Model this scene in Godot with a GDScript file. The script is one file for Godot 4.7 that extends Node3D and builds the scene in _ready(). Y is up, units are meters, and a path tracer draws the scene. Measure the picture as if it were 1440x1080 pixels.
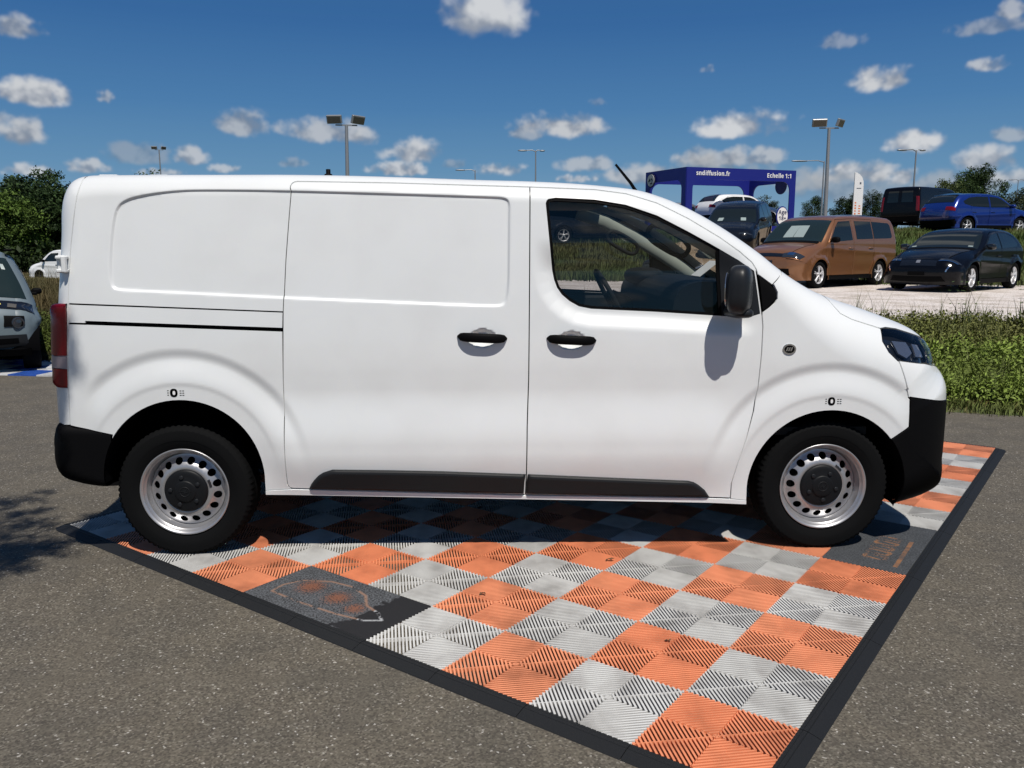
extends Node3D

# ---------------------------------------------------------------- mesh building

class Mesher:
	var v := PackedVector3Array()
	var n := PackedVector3Array()
	var u := PackedVector2Array()
	var c := PackedColorArray()
	var ix := PackedInt32Array()
	var col := Color(1, 1, 1)
	var tinted := false

	func add(p: Vector3, nn: Vector3, t := Vector2.ZERO) -> int:
		v.append(p)
		n.append(nn)
		u.append(t)
		c.append(col)
		return v.size() - 1

	func tri(a: int, b: int, d: int) -> void:  # counter-clockwise seen from outside
		ix.append(a)
		ix.append(d)
		ix.append(b)

	func quad(a: int, b: int, d: int, e: int) -> void:
		tri(a, b, d)
		tri(a, d, e)

	func flat4(a: Vector3, b: Vector3, d: Vector3, e: Vector3, ta := Vector2(0, 0), tb := Vector2(1, 0), td := Vector2(1, 1), te := Vector2(0, 1)) -> void:
		var nn := (b - a).cross(e - a)
		if nn.length_squared() < 1e-14:
			nn = (d - b).cross(e - d)
		nn = nn.normalized()
		quad(add(a, nn, ta), add(b, nn, tb), add(d, nn, td), add(e, nn, te))

	func flat3(a: Vector3, b: Vector3, d: Vector3) -> void:
		var nn := (b - a).cross(d - a).normalized()
		tri(add(a, nn), add(b, nn, Vector2(1, 0)), add(d, nn, Vector2(0.5, 1)))

	func box(at: Vector3, size: Vector3, bs := Basis.IDENTITY, ch := 0.0) -> void:
		# a box with chamfered edges when ch > 0
		var h := size / 2.0
		if ch <= 0.0:
			for ax in 3:
				for s in [-1.0, 1.0]:
					var a1 := (ax + 1) % 3
					var a2 := (ax + 2) % 3
					var o := Vector3.ZERO
					o[ax] = s * h[ax]
					var e1 := Vector3.ZERO
					e1[a1] = h[a1]
					var e2 := Vector3.ZERO
					e2[a2] = h[a2] * s
					flat4(at + bs * (o - e1 - e2), at + bs * (o + e1 - e2), at + bs * (o + e1 + e2), at + bs * (o - e1 + e2))
			return
		var k := h - Vector3(ch, ch, ch)
		for ax in 3:
			var a1 := (ax + 1) % 3
			var a2 := (ax + 2) % 3
			for s in [-1.0, 1.0]:
				var o := Vector3.ZERO
				o[ax] = s * h[ax]
				var e1 := Vector3.ZERO
				e1[a1] = k[a1]
				var e2 := Vector3.ZERO
				e2[a2] = k[a2] * s
				flat4(at + bs * (o - e1 - e2), at + bs * (o + e1 - e2), at + bs * (o + e1 + e2), at + bs * (o - e1 + e2))
			for s1 in [-1.0, 1.0]:
				for s2 in [-1.0, 1.0]:
					var p1 := Vector3.ZERO
					p1[a1] = s1 * h[a1]
					p1[a2] = s2 * k[a2]
					var p2 := Vector3.ZERO
					p2[a1] = s1 * k[a1]
					p2[a2] = s2 * h[a2]
					var e := Vector3.ZERO
					e[ax] = k[ax] * s1 * s2
					flat4(at + bs * (p1 - e), at + bs * (p2 - e), at + bs * (p2 + e), at + bs * (p1 + e))
		for sx in [-1.0, 1.0]:
			for sy in [-1.0, 1.0]:
				for sz in [-1.0, 1.0]:
					var px := at + bs * Vector3(sx * h.x, sy * k.y, sz * k.z)
					var py := at + bs * Vector3(sx * k.x, sy * h.y, sz * k.z)
					var pz := at + bs * Vector3(sx * k.x, sy * k.y, sz * h.z)
					if sx * sy * sz > 0:
						flat3(px, py, pz)
					else:
						flat3(px, pz, py)

	func lathe(prof: PackedVector2Array, segs: int, at := Vector3.ZERO, bs := Basis.IDENTITY, sx := 1.0, sy := 1.0) -> void:
		# prof holds (radius, z) from the back rim to the front centre, turned about z
		var m := prof.size()
		var nr := PackedVector2Array()
		for j in m:
			var t := prof[mini(j + 1, m - 1)] - prof[maxi(j - 1, 0)]
			if j > 0 and prof[j].is_equal_approx(prof[j - 1]) and j < m - 1:
				t = prof[j + 1] - prof[j]
			elif j < m - 1 and prof[j].is_equal_approx(prof[j + 1]) and j > 0:
				t = prof[j] - prof[j - 1]
			nr.append(Vector2(t.y, -t.x).normalized())
		var first := v.size()
		for k in segs + 1:
			var a := TAU * k / segs
			var cs := cos(a)
			var sn := sin(a)
			for j in m:
				add(at + bs * Vector3(prof[j].x * cs * sx, prof[j].x * sn * sy, prof[j].y), (bs * Vector3(nr[j].x * cs / sx, nr[j].x * sn / sy, nr[j].y)).normalized(), Vector2(float(k) / segs, float(j) / m))
		for k in segs:
			for j in m - 1:
				if prof[j].is_equal_approx(prof[j + 1]):
					continue
				var a0 := first + k * m + j
				var b0 := a0 + m
				quad(a0, b0, b0 + 1, a0 + 1)

	func tube(pts: PackedVector3Array, radii: PackedFloat32Array, sides: int, closed := false, flatten := Vector2.ONE) -> void:
		var m := pts.size()
		var first := v.size()
		var up := Vector3.UP
		for j in m:
			var t := (pts[(j + 1) % m] - pts[(j - 1 + m) % m]) if closed else (pts[mini(j + 1, m - 1)] - pts[maxi(j - 1, 0)])
			t = t.normalized()
			if absf(t.dot(up)) > 0.97:
				up = Vector3.RIGHT if absf(t.x) < 0.9 else Vector3.BACK
			var a := t.cross(up).normalized()
			var b := a.cross(t).normalized()
			up = b
			for k in sides:
				var ph := TAU * k / sides
				var d := a * cos(ph) * flatten.x + b * sin(ph) * flatten.y
				add(pts[j] + d * radii[mini(j, radii.size() - 1)], (a * cos(ph) / flatten.x + b * sin(ph) / flatten.y).normalized(), Vector2(float(k) / sides, j))
		for j in (m if closed else m - 1):
			for k in sides:
				var a0 := first + j * sides + k
				var a1 := first + j * sides + (k + 1) % sides
				var b0 := first + ((j + 1) % m) * sides + k
				var b1 := first + ((j + 1) % m) * sides + (k + 1) % sides
				quad(a0, b0, b1, a1)
		if not closed:
			for e in [0, m - 1]:
				var t := (pts[1] - pts[0]).normalized() * -1.0 if e == 0 else (pts[m - 1] - pts[m - 2]).normalized()
				var ce := add(pts[e], t)
				for k in sides:
					var a0 := add(v[first + e * sides + k], t)
					var a1 := add(v[first + e * sides + (k + 1) % sides], t)
					if e == 0:
						tri(ce, a0, a1)
					else:
						tri(ce, a1, a0)

	func blob(at: Vector3, r: Vector3, bs := Basis.IDENTITY, power := 2.0, seg := 24) -> void:
		# a superellipsoid: power 2 is round, larger is boxier
		var first := v.size()
		var rows := seg / 2
		for j in rows + 1:
			var th := PI * j / rows - PI / 2
			for k in seg + 1:
				var ph := TAU * k / seg
				var d := Vector3(cos(th) * cos(ph), sin(th), cos(th) * sin(ph))
				var s := pow(pow(absf(d.x), power) + pow(absf(d.y), power) + pow(absf(d.z), power), -1.0 / power)
				var p := d * s
				var g := Vector3(signf(p.x) * pow(absf(p.x), power - 1) / r.x, signf(p.y) * pow(absf(p.y), power - 1) / r.y, signf(p.z) * pow(absf(p.z), power - 1) / r.z)
				add(at + bs * (p * r), (bs * g).normalized(), Vector2(float(k) / seg, float(j) / rows))
		for j in rows:
			for k in seg:
				var a0 := first + j * (seg + 1) + k
				quad(a0, a0 + seg + 1, a0 + seg + 2, a0 + 1)

	func slab(poly: PackedVector2Array, z0: float, z1: float, at := Vector3.ZERO, bs := Basis.IDENTITY) -> void:
		# a flat plate of that outline, from z0 (back) to z1 (front)
		var p := poly.duplicate()
		var area := 0.0
		for k in p.size():
			area += p[k].cross(p[(k + 1) % p.size()])
		if area < 0:
			p.reverse()
		var t := Geometry2D.triangulate_polygon(p)
		for side in 2:
			var z := z1 if side == 0 else z0
			var nn := bs * Vector3(0, 0, 1.0 if side == 0 else -1.0)
			var f := v.size()
			for q in p:
				add(at + bs * Vector3(q.x, q.y, z), nn, q)
			for k in range(0, t.size(), 3):
				var a := f + t[k]
				var b := f + t[k + 1]
				var d := f + t[k + 2]
				var ccw := (p[t[k + 1]] - p[t[k]]).cross(p[t[k + 2]] - p[t[k]]) > 0
				if ccw == (side == 0):
					tri(a, b, d)
				else:
					tri(a, d, b)
		for k in p.size():
			var a := p[k]
			var b := p[(k + 1) % p.size()]
			flat4(at + bs * Vector3(a.x, a.y, z0), at + bs * Vector3(b.x, b.y, z0), at + bs * Vector3(b.x, b.y, z1), at + bs * Vector3(a.x, a.y, z1))

	func mirror() -> void:  # adds the copy on the other side of z = 0
		var f := v.size()
		for k in f:
			add(v[k] * Vector3(1, 1, -1), n[k] * Vector3(1, 1, -1), u[k])
		for k in range(0, ix.size(), 3):
			ix.append(f + ix[k])
			ix.append(f + ix[k + 2])
			ix.append(f + ix[k + 1])

	func done(m: Material) -> ArrayMesh:
		var a := []
		a.resize(Mesh.ARRAY_MAX)
		a[Mesh.ARRAY_VERTEX] = v
		a[Mesh.ARRAY_NORMAL] = n
		a[Mesh.ARRAY_TEX_UV] = u
		if tinted:
			a[Mesh.ARRAY_COLOR] = c
		a[Mesh.ARRAY_INDEX] = ix
		var am := ArrayMesh.new()
		am.add_surface_from_arrays(Mesh.PRIMITIVE_TRIANGLES, a)
		am.surface_set_material(0, m)
		return am


# A car body: a side profile swollen to its width, its rim rounded. x runs forwards, y up, z to the side.
class Shell:
	var pts := PackedVector2Array()
	var rad := PackedFloat32Array()
	var nor := PackedVector2Array()
	var sub := 4
	var cells := {}
	var rmax := 0.0
	var nd := 0.0
	var nr := 0.0
	var nout := Vector2.ZERO
	var sz := 0.0
	var sn := Vector3.ZERO
	var poly := PackedVector2Array()
	var rings: Array[PackedVector2Array] = []

	func w(_x: float, _y: float) -> float:
		return 1.0

	func setup(ctrl: Array, ring_at: Array, floor_y := 0.0) -> void:
		var m := ctrl.size()
		for i in m:
			var p0: Array = ctrl[maxi(i - 1, 0)]
			var p1: Array = ctrl[i]
			var p2: Array = ctrl[mini(i + 1, m - 1)]
			var p3: Array = ctrl[mini(i + 2, m - 1)]
			for k in (sub if i < m - 1 else 1):
				var t := float(k) / sub
				var a := Vector2(p1[0], p1[1])
				var b := Vector2(p2[0], p2[1])
				var ln := a.distance_to(b)
				var ta := (b - Vector2(p0[0], p0[1])) * ln / maxf(ln + a.distance_to(Vector2(p0[0], p0[1])), 1e-6)
				var tb := (Vector2(p3[0], p3[1]) - a) * ln / maxf(ln + b.distance_to(Vector2(p3[0], p3[1])), 1e-6)
				var t2 := t * t
				var t3 := t2 * t
				pts.append(a * (2 * t3 - 3 * t2 + 1) + ta * (t3 - 2 * t2 + t) + b * (-2 * t3 + 3 * t2) + tb * (t3 - t2))
				rad.append(lerpf(p1[2], p2[2], t))
		for i in pts.size():
			var t := pts[mini(i + 1, pts.size() - 1)] - pts[maxi(i - 1, 0)]
			nor.append(Vector2(-t.y, t.x).normalized())
			rmax = maxf(rmax, rad[i])
		poly = pts.duplicate()
		if floor_y > 0.0:
			poly.append(Vector2(pts[-1].x, floor_y))
			poly.append(Vector2(pts[0].x, floor_y))
		for r in ring_at:
			var o := Geometry2D.offset_polygon(poly, -r)
			if o.size() and absf(area(o[0])) > absf(area(poly)):
				o = Geometry2D.offset_polygon(poly, r)
			if o.size():
				rings.append(o[0])

	static func area(p: PackedVector2Array) -> float:
		var s := 0.0
		for k in p.size():
			s += p[k].cross(p[(k + 1) % p.size()])
		return s / 2.0

	func near(x: float, y: float) -> void:
		var q := Vector2(x, y)
		var key := Vector2i(floori(x / 0.15), floori(y / 0.15))
		if not cells.has(key):
			var mid := (Vector2(key) + Vector2(0.5, 0.5)) * 0.15
			var near_by := PackedInt32Array()
			for i in pts.size() - 1:
				if Geometry2D.get_closest_point_to_segment(mid, pts[i], pts[i + 1]).distance_to(mid) < rmax + 0.13:
					near_by.append(i)
			cells[key] = near_by
		var best := 1e9
		var at := -1
		var bt := 0.0
		var list: PackedInt32Array = cells[key]
		for i in list:
			var a := pts[i]
			var ab := pts[i + 1] - a
			var t := clampf((q - a).dot(ab) / ab.length_squared(), 0.0, 1.0)
			var d := (a + ab * t - q).length_squared()
			if d < best:
				best = d
				at = i
				bt = t
		nd = 1e9
		if at >= 0:
			nd = sqrt(best)
			nr = lerpf(rad[at], rad[at + 1], bt)
			nout = nor[at].lerp(nor[at + 1], bt).normalized()
			if (q - pts[at].lerp(pts[at + 1], bt)).dot(nout) > 0:
				nd = 0.0

	func surf(x: float, y: float) -> void:
		near(x, y)
		var e := 0.003
		var gx := (w(x + e, y) - w(x - e, y)) / (2 * e)
		var gy := (w(x, y + e) - w(x, y - e)) / (2 * e)
		sz = w(x, y)
		if nd < nr:
			var s := (nr - nd) / nr
			var k := sqrt(maxf(0.0, 1.0 - s * s))
			sz -= nr * (1.0 - k)
			sn = Vector3(nout.x * s - gx * k, nout.y * s - gy * k, maxf(k, 0.0001)).normalized()
		else:
			sn = Vector3(-gx, -gy, 1.0).normalized()

	func mark(p: PackedVector2Array, cell: float, i0: int, j0: int, nx: int, ny: int, marks: PackedByteArray) -> PackedByteArray:
		var m := p.size()
		for k in m:
			var a := p[k] / cell - Vector2(i0, j0)
			var b := p[(k + 1) % m] / cell - Vector2(i0, j0)
			if a.y > b.y:
				var t := a
				a = b
				b = t
			for j in range(maxi(0, floori(a.y - 1e-4)), mini(ny - 1, floori(b.y + 1e-4)) + 1):
				var xa := a.x
				var xb := b.x
				if b.y - a.y > 1e-6:
					xa = lerpf(a.x, b.x, clampf((j - 1e-4 - a.y) / (b.y - a.y), 0, 1))
					xb = lerpf(a.x, b.x, clampf((j + 1 + 1e-4 - a.y) / (b.y - a.y), 0, 1))
				for i in range(maxi(0, floori(minf(xa, xb) - 1e-4)), mini(nx - 1, floori(maxf(xa, xb) + 1e-4)) + 1):
					marks[j * nx + i] = 1
		return marks

	# a patch of the near side, bounded by p, with holes; off lifts it along its normals
	func fill(m: Mesher, p: PackedVector2Array, holes: Array, cell: float, off := 0.0) -> void:
		if p.size() < 3:
			return
		var lo := p[0]
		var hi := p[0]
		for q in p:
			lo = lo.min(q)
			hi = hi.max(q)
		var i0 := floori(lo.x / cell)
		var j0 := floori(lo.y / cell)
		var nx := floori(hi.x / cell) - i0 + 1
		var ny := floori(hi.y / cell) - j0 + 1
		var marks := PackedByteArray()
		marks.resize(nx * ny)
		marks = mark(p, cell, i0, j0, nx, ny, marks)
		for h in holes:
			marks = mark(h, cell, i0, j0, nx, ny, marks)
		var nodes := {}
		for j in ny:
			var known := -1
			for i in nx:
				var x0 := (i0 + i) * cell
				var y0 := (j0 + j) * cell
				if marks[j * nx + i]:
					known = -1
					var pieces: Array = Geometry2D.intersect_polygons(PackedVector2Array([Vector2(x0, y0), Vector2(x0 + cell, y0), Vector2(x0 + cell, y0 + cell), Vector2(x0, y0 + cell)]), p)
					for h in holes:
						var left := []
						for q in pieces:
							left.append_array(Geometry2D.clip_polygons(q, h))
						pieces = left
					for q: PackedVector2Array in pieces:
						if q.size() < 3:
							continue
						var t := Geometry2D.triangulate_polygon(q)
						for k in range(0, t.size(), 3):
							var a := q[t[k]]
							var b := q[t[k + 1]]
							var d := q[t[k + 2]]
							if (b - a).cross(d - a) > 0:
								m.tri(node(m, nodes, a, off), node(m, nodes, b, off), node(m, nodes, d, off))
							else:
								m.tri(node(m, nodes, a, off), node(m, nodes, d, off), node(m, nodes, b, off))
					continue
				if known < 0:
					var mid := Vector2(x0 + cell / 2, y0 + cell / 2)
					known = 1 if Geometry2D.is_point_in_polygon(mid, p) else 0
					if known:
						for h in holes:
							if Geometry2D.is_point_in_polygon(mid, h):
								known = 0
				if known:
					m.quad(node(m, nodes, Vector2(x0, y0), off), node(m, nodes, Vector2(x0 + cell, y0), off), node(m, nodes, Vector2(x0 + cell, y0 + cell), off), node(m, nodes, Vector2(x0, y0 + cell), off))

	func node(m: Mesher, nodes: Dictionary, q: Vector2, off: float) -> int:
		var key := Vector2i(roundi(q.x * 50000), roundi(q.y * 50000))
		if not nodes.has(key):
			surf(q.x, q.y)
			nodes[key] = m.add(Vector3(q.x, q.y, sz) + sn * off, sn, q)
		return nodes[key]

	# a panel cut along nested outlines, so that creases and the rounded rim get edges of their own
	func panel(m: Mesher, p: PackedVector2Array, holes: Array, cell: float, off := 0.0, gap := 0.0, cuts: Array = [], rim := 0.0) -> void:
		var first: Array = [p]
		if gap > 0:
			first = shrink(p, gap)
		var regions := []
		for q in first:
			for r in Geometry2D.intersect_polygons(q, poly):
				regions.append([r, holes])
		if rim > 0:
			for r in regions:
				edge(m, r[0], cell * 2, off, rim)
		for cut: PackedVector2Array in rings + cuts:
			var next := []
			for r in regions:
				for q in Geometry2D.intersect_polygons(r[0], cut):
					next.append([q, r[1]])
				var outer := []
				var inner: Array = r[1].duplicate()
				for q in Geometry2D.clip_polygons(r[0], cut):
					if Geometry2D.is_polygon_clockwise(q):
						inner.append(q)
					else:
						outer.append(q)
				for q in outer:
					next.append([q, inner])
			regions = next
		for r in regions:
			fill(m, r[0], r[1], cell, off)

	static func shrink(p: PackedVector2Array, g: float) -> Array:
		return Geometry2D.offset_polygon(p, -g)

	func edge(m: Mesher, p: PackedVector2Array, step: float, off: float, deep: float) -> void:
		var s := signf(area(p))
		for k in p.size():
			var a := p[k]
			var b := p[(k + 1) % p.size()]
			near((a.x + b.x) / 2, (a.y + b.y) / 2)
			if nd < 0.0005:
				continue
			var nn := Vector2(b.y - a.y, a.x - b.x).normalized() * s
			var cnt := maxi(1, ceili(a.distance_to(b) / step))
			var last := -1
			for i in cnt + 1:
				var q := a.lerp(b, float(i) / cnt)
				surf(q.x, q.y)
				var top := Vector3(q.x, q.y, sz) + sn * off
				var i0 := m.add(top, (Vector3(nn.x, nn.y, 0) + sn * 0.8).normalized(), q)
				m.add(top - sn * deep, Vector3(nn.x, nn.y, 0), q)
				if last >= 0:
					if s > 0:
						m.quad(last, last + 1, i0 + 1, i0)
					else:
						m.quad(last, i0, i0 + 1, last + 1)
				last = i0

	# the surface that joins the near rim to the far rim between two places of the outline
	func bridge(m: Mesher, s0: float, s1: float, off := 0.0, cols := 6, crown := 0.0, deep := -1.0) -> void:
		var k0 := roundi(s0 * sub)
		var k1 := roundi(s1 * sub)
		var last := -1
		for k in range(k0, k1 + 1):
			var q := pts[k]
			var z := w(q.x, q.y) - rad[k]
			var row := m.v.size()
			for c in cols + 1:
				var f := 1.0 - 2.0 * c / cols
				var zz := z * f
				if deep > 0:
					zz = z - deep * c / cols
				var b := crown * (1.0 - f * f)
				m.add(Vector3(q.x, q.y, zz) + Vector3(nor[k].x, nor[k].y, 0) * (off + b), Vector3(nor[k].x, nor[k].y, 2 * crown * f / maxf(z, 0.1)).normalized(), Vector2(float(k) / sub, f))
			if last >= 0:
				for c in cols:
					m.quad(last + c, row + c, row + c + 1, last + c + 1)
			last = row

	func girth(s: float, v: float, off: float) -> Array:
		var f := clampf(s * sub, 0, pts.size() - 1.001)
		var k := floori(f)
		var t := f - k
		var q := pts[k].lerp(pts[k + 1], t)
		var r := lerpf(rad[k], rad[k + 1], t)
		var o := nor[k].lerp(nor[k + 1], t).normalized()
		var ww := w(q.x, q.y)
		if v <= 1.0:
			var ph := maxf(v, 0.0) * PI / 2
			var p := q - o * r * (1 - sin(ph))
			var nn := Vector3(o.x * sin(ph), o.y * sin(ph), cos(ph))
			return [Vector3(p.x, p.y, w(p.x, p.y) - r * (1 - cos(ph))) + nn * off, nn]
		return [Vector3(q.x + o.x * off, q.y + o.y * off, (ww - r) * (2.0 - v)), Vector3(o.x, o.y, 0)]

	# a four-sided patch laid on the rounded front, rear or roof, given as (place on the outline, way round to the middle)
	func patch(m: Mesher, a: Vector2, b: Vector2, d: Vector2, e: Vector2, nu: int, nv: int, off: float, both := true) -> void:
		for side in (2 if both else 1):
			var first := m.v.size()
			for j in nv + 1:
				for i in nu + 1:
					var fu := float(i) / nu
					var q := a.lerp(b, fu).lerp(e.lerp(d, fu), float(j) / nv)
					var g := girth(q.x, q.y, off)
					var pz: Vector3 = g[0]
					var nz: Vector3 = g[1]
					if side == 1:
						pz.z = -pz.z
						nz.z = -nz.z
					m.add(pz, nz, Vector2(fu, float(j) / nv * (1 if side == 0 else -1)))
			for j in nv:
				for i in nu:
					var a0 := first + j * (nu + 1) + i
					if side == 0:
						m.quad(a0, a0 + 1, a0 + nu + 2, a0 + nu + 1)
					else:
						m.quad(a0, a0 + nu + 1, a0 + nu + 2, a0 + 1)


static func ss(a: float, b: float, x: float) -> float:
	var t := clampf((x - a) / (b - a), 0.0, 1.0)
	return t * t * (3.0 - 2.0 * t)


static func chaikin(p: PackedVector2Array, times: int) -> PackedVector2Array:
	for k in times:
		var o := PackedVector2Array()
		for i in p.size():
			var a := p[i]
			var b := p[(i + 1) % p.size()]
			o.append(a.lerp(b, 0.25))
			o.append(a.lerp(b, 0.75))
		p = o
	return p


static func arch_hole(c: Vector2, r: float, down := 0.0) -> PackedVector2Array:
	var p := PackedVector2Array()
	for k in 41:
		var a := PI * 1.04 * k / 40 - PI * 0.02
		p.append(c + Vector2(cos(a), sin(a)) * r)
	p.append(Vector2(c.x - r, down - 0.3))
	p.append(Vector2(c.x + r, down - 0.3))
	return p


class VanShell extends Shell:
	var recess := PackedVector2Array()
	var glass := PackedVector2Array()

	static func deep(p: PackedVector2Array, x: float, y: float, most: float) -> float:  # how far inside
		var q := Vector2(x, y)
		if not Geometry2D.is_point_in_polygon(q, p):
			return 0.0
		var best := most * most
		var m := p.size()
		for k in m:
			var a := p[k]
			var ab := p[(k + 1) % m] - a
			var t := clampf((q - a).dot(ab) / ab.length_squared(), 0.0, 1.0)
			best = minf(best, (a + ab * t - q).length_squared())
		return sqrt(best)

	static func s(a: float, b: float, x: float) -> float:
		var t := clampf((x - a) / (b - a), 0.0, 1.0)
		return t * t * (3.0 - 2.0 * t)

	func w(x: float, y: float) -> float:
		var z := 0.955
		if y > 0.95:
			z -= 0.085 * pow(minf((y - 0.95) / 0.9, 1.0), 1.5)
		if x > 1.4:
			z -= 0.03 * pow((x - 1.4) / 0.9, 2)
		if y < 0.87 and x > -1.35 and x < 1.3:
			z += s(-1.3, -1.05, x) * (1.0 - s(1.0, 1.25, x)) * (0.030 * s(0.86, 0.58, y) - 0.045 * s(0.54, 0.26, y))
		# wheel-arch flares
		for c: Vector4 in [Vector4(-1.612, 0.415, 0.657, 0.489), Vector4(1.634, 0.331, 0.66, 0.495)]:
			var dx := x - c.x
			var dy := y - c.y
			var r := sqrt(dx * dx + dy * dy)
			if r < c.z and r > 0.2 and dy > -0.2:
				var k := s(0.0, 0.6, dy / r)
				if x > 1.9:
					k *= 1.0 - s(1.95, 2.1, x)
				if x < -1.98:
					k *= 1.0 - s(-1.98, -2.1, x)
				var inn := c.z - r
				z += k * (-0.013 * s(0.0, 0.065, inn) + 0.025 * s(0.03, c.z - c.w + 0.01, inn) - 0.003 * s(c.w, c.w - 0.03, r))
		# the pressed panel of the load space
		if x > -1.93 and x < 0.03 and y > 1.25 and y < 1.84:
			z -= 0.011 * s(0.0, 0.014, deep(recess, x, y, 0.015))
		# the side window sits a little inwards
		if x > 0.06 and x < 1.32 and y > 1.1 and y < 1.62:
			z -= 0.03 * s(0.0, 0.09, deep(glass, x, y, 0.095)) * (1.0 - s(1.42, 1.6, y)) * (1.0 - s(1.1, 1.28, x))
		# the cups behind the handles
		for hx: float in [-0.12, 0.32]:
			var ex := (x - hx) / 0.068
			var ey := (y - (1.111 if hx < 0 else 1.099)) / 0.044
			var e := ex * ex + ey * ey
			if e < 1.0:
				z -= 0.034 * minf(1.0, (1.0 - e) * 1.7)
		return z


class CarShell extends Shell:
	var hw := 0.9
	var belt := 0.95
	var tum := 0.16
	var top := 1.5
	var arches: Array[Vector3] = []
	var crease := 0.72

	func w(x: float, y: float) -> float:
		var z := hw
		if y > belt:
			z -= tum * pow((y - belt) / (top - belt), 1.25)
		if y < 0.45:
			z -= 0.09 * (0.45 - y)
		var q := (y - crease - 0.04 * x) / 0.07
		z += 0.018 * exp(-q * q) - 0.02 * exp(-pow((y - 0.42) / 0.12, 2))
		for a in arches:
			var r := Vector2(x - a.x, y - a.y).length()
			if r < a.z + 0.13:
				z += 0.028 * clampf((a.z + 0.13 - r) / 0.07, 0.0, 1.0)
		return z


class FlatShell extends Shell:
	var hw := 0.96
	func w(_x: float, _y: float) -> float:
		return hw


# ---------------------------------------------------------------- names, labels, materials

var used := {}
var M := {}
var EYE := Vector3(0, 1.548, 0)


func numbered(called: String) -> String:
	var k: int = used.get(called, 0)
	used[called] = k + 1
	return called if k == 0 else "%s_%03d" % [called, k]


func tag(o: Node, label := "", category := "", group := "", kind := "") -> Node:
	if label:
		o.set_meta("label", label)
	if category:
		o.set_meta("category", category)
	if group:
		o.set_meta("group", group)
	if kind:
		o.set_meta("kind", kind)
	return o


func thing(called: String, label: String, category: String, at := Vector3.ZERO, yaw := 0.0, group := "") -> Node3D:
	var o := Node3D.new()
	o.name = numbered(called)
	add_child(o, true)
	o.position = at
	o.rotation.y = yaw
	tag(o, label, category, group)
	return o


func put(parent: Node, called: String, mesh: Mesh, at := Vector3.ZERO, mat: Material = null) -> MeshInstance3D:
	var o := MeshInstance3D.new()
	o.name = numbered(called) if parent == self else called
	o.mesh = mesh
	o.position = at
	if mat:
		o.material_override = mat
	parent.add_child(o, true)
	return o


func lin(r: float, g: float, b: float) -> Color:
	return Color(r, g, b).linear_to_srgb()


func make(called: String, c: Color, rough: float, metal := 0.0, coat := 0.0) -> StandardMaterial3D:
	var m := StandardMaterial3D.new()
	m.resource_name = called
	m.albedo_color = c
	m.roughness = rough
	m.metallic = metal
	if coat > 0:
		m.clearcoat_enabled = true
		m.clearcoat = coat
		m.clearcoat_roughness = 0.04
	M[called] = m
	return m


func noise_tex(kind: int, freq: float, seed_: int, size: int, ramp: Array, octaves := 4, cell_value := false) -> NoiseTexture2D:
	var f := FastNoiseLite.new()
	f.noise_type = kind
	f.frequency = freq
	f.seed = seed_
	f.fractal_octaves = octaves
	f.fractal_type = FastNoiseLite.FRACTAL_FBM if octaves > 1 else FastNoiseLite.FRACTAL_NONE
	if kind == FastNoiseLite.TYPE_CELLULAR:
		f.cellular_return_type = FastNoiseLite.RETURN_CELL_VALUE if cell_value else FastNoiseLite.RETURN_DISTANCE
		f.cellular_jitter = 1.0
	var t := NoiseTexture2D.new()
	t.width = size
	t.height = size
	t.seamless = true
	t.seamless_blend_skirt = 0.08
	t.noise = f
	if ramp.size():
		var g := Gradient.new()
		var off := PackedFloat32Array()
		var cols := PackedColorArray()
		for r in ramp:
			off.append(r[0])
			cols.append(r[1])
		g.offsets = off
		g.colors = cols
		t.color_ramp = g
	return t


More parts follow.
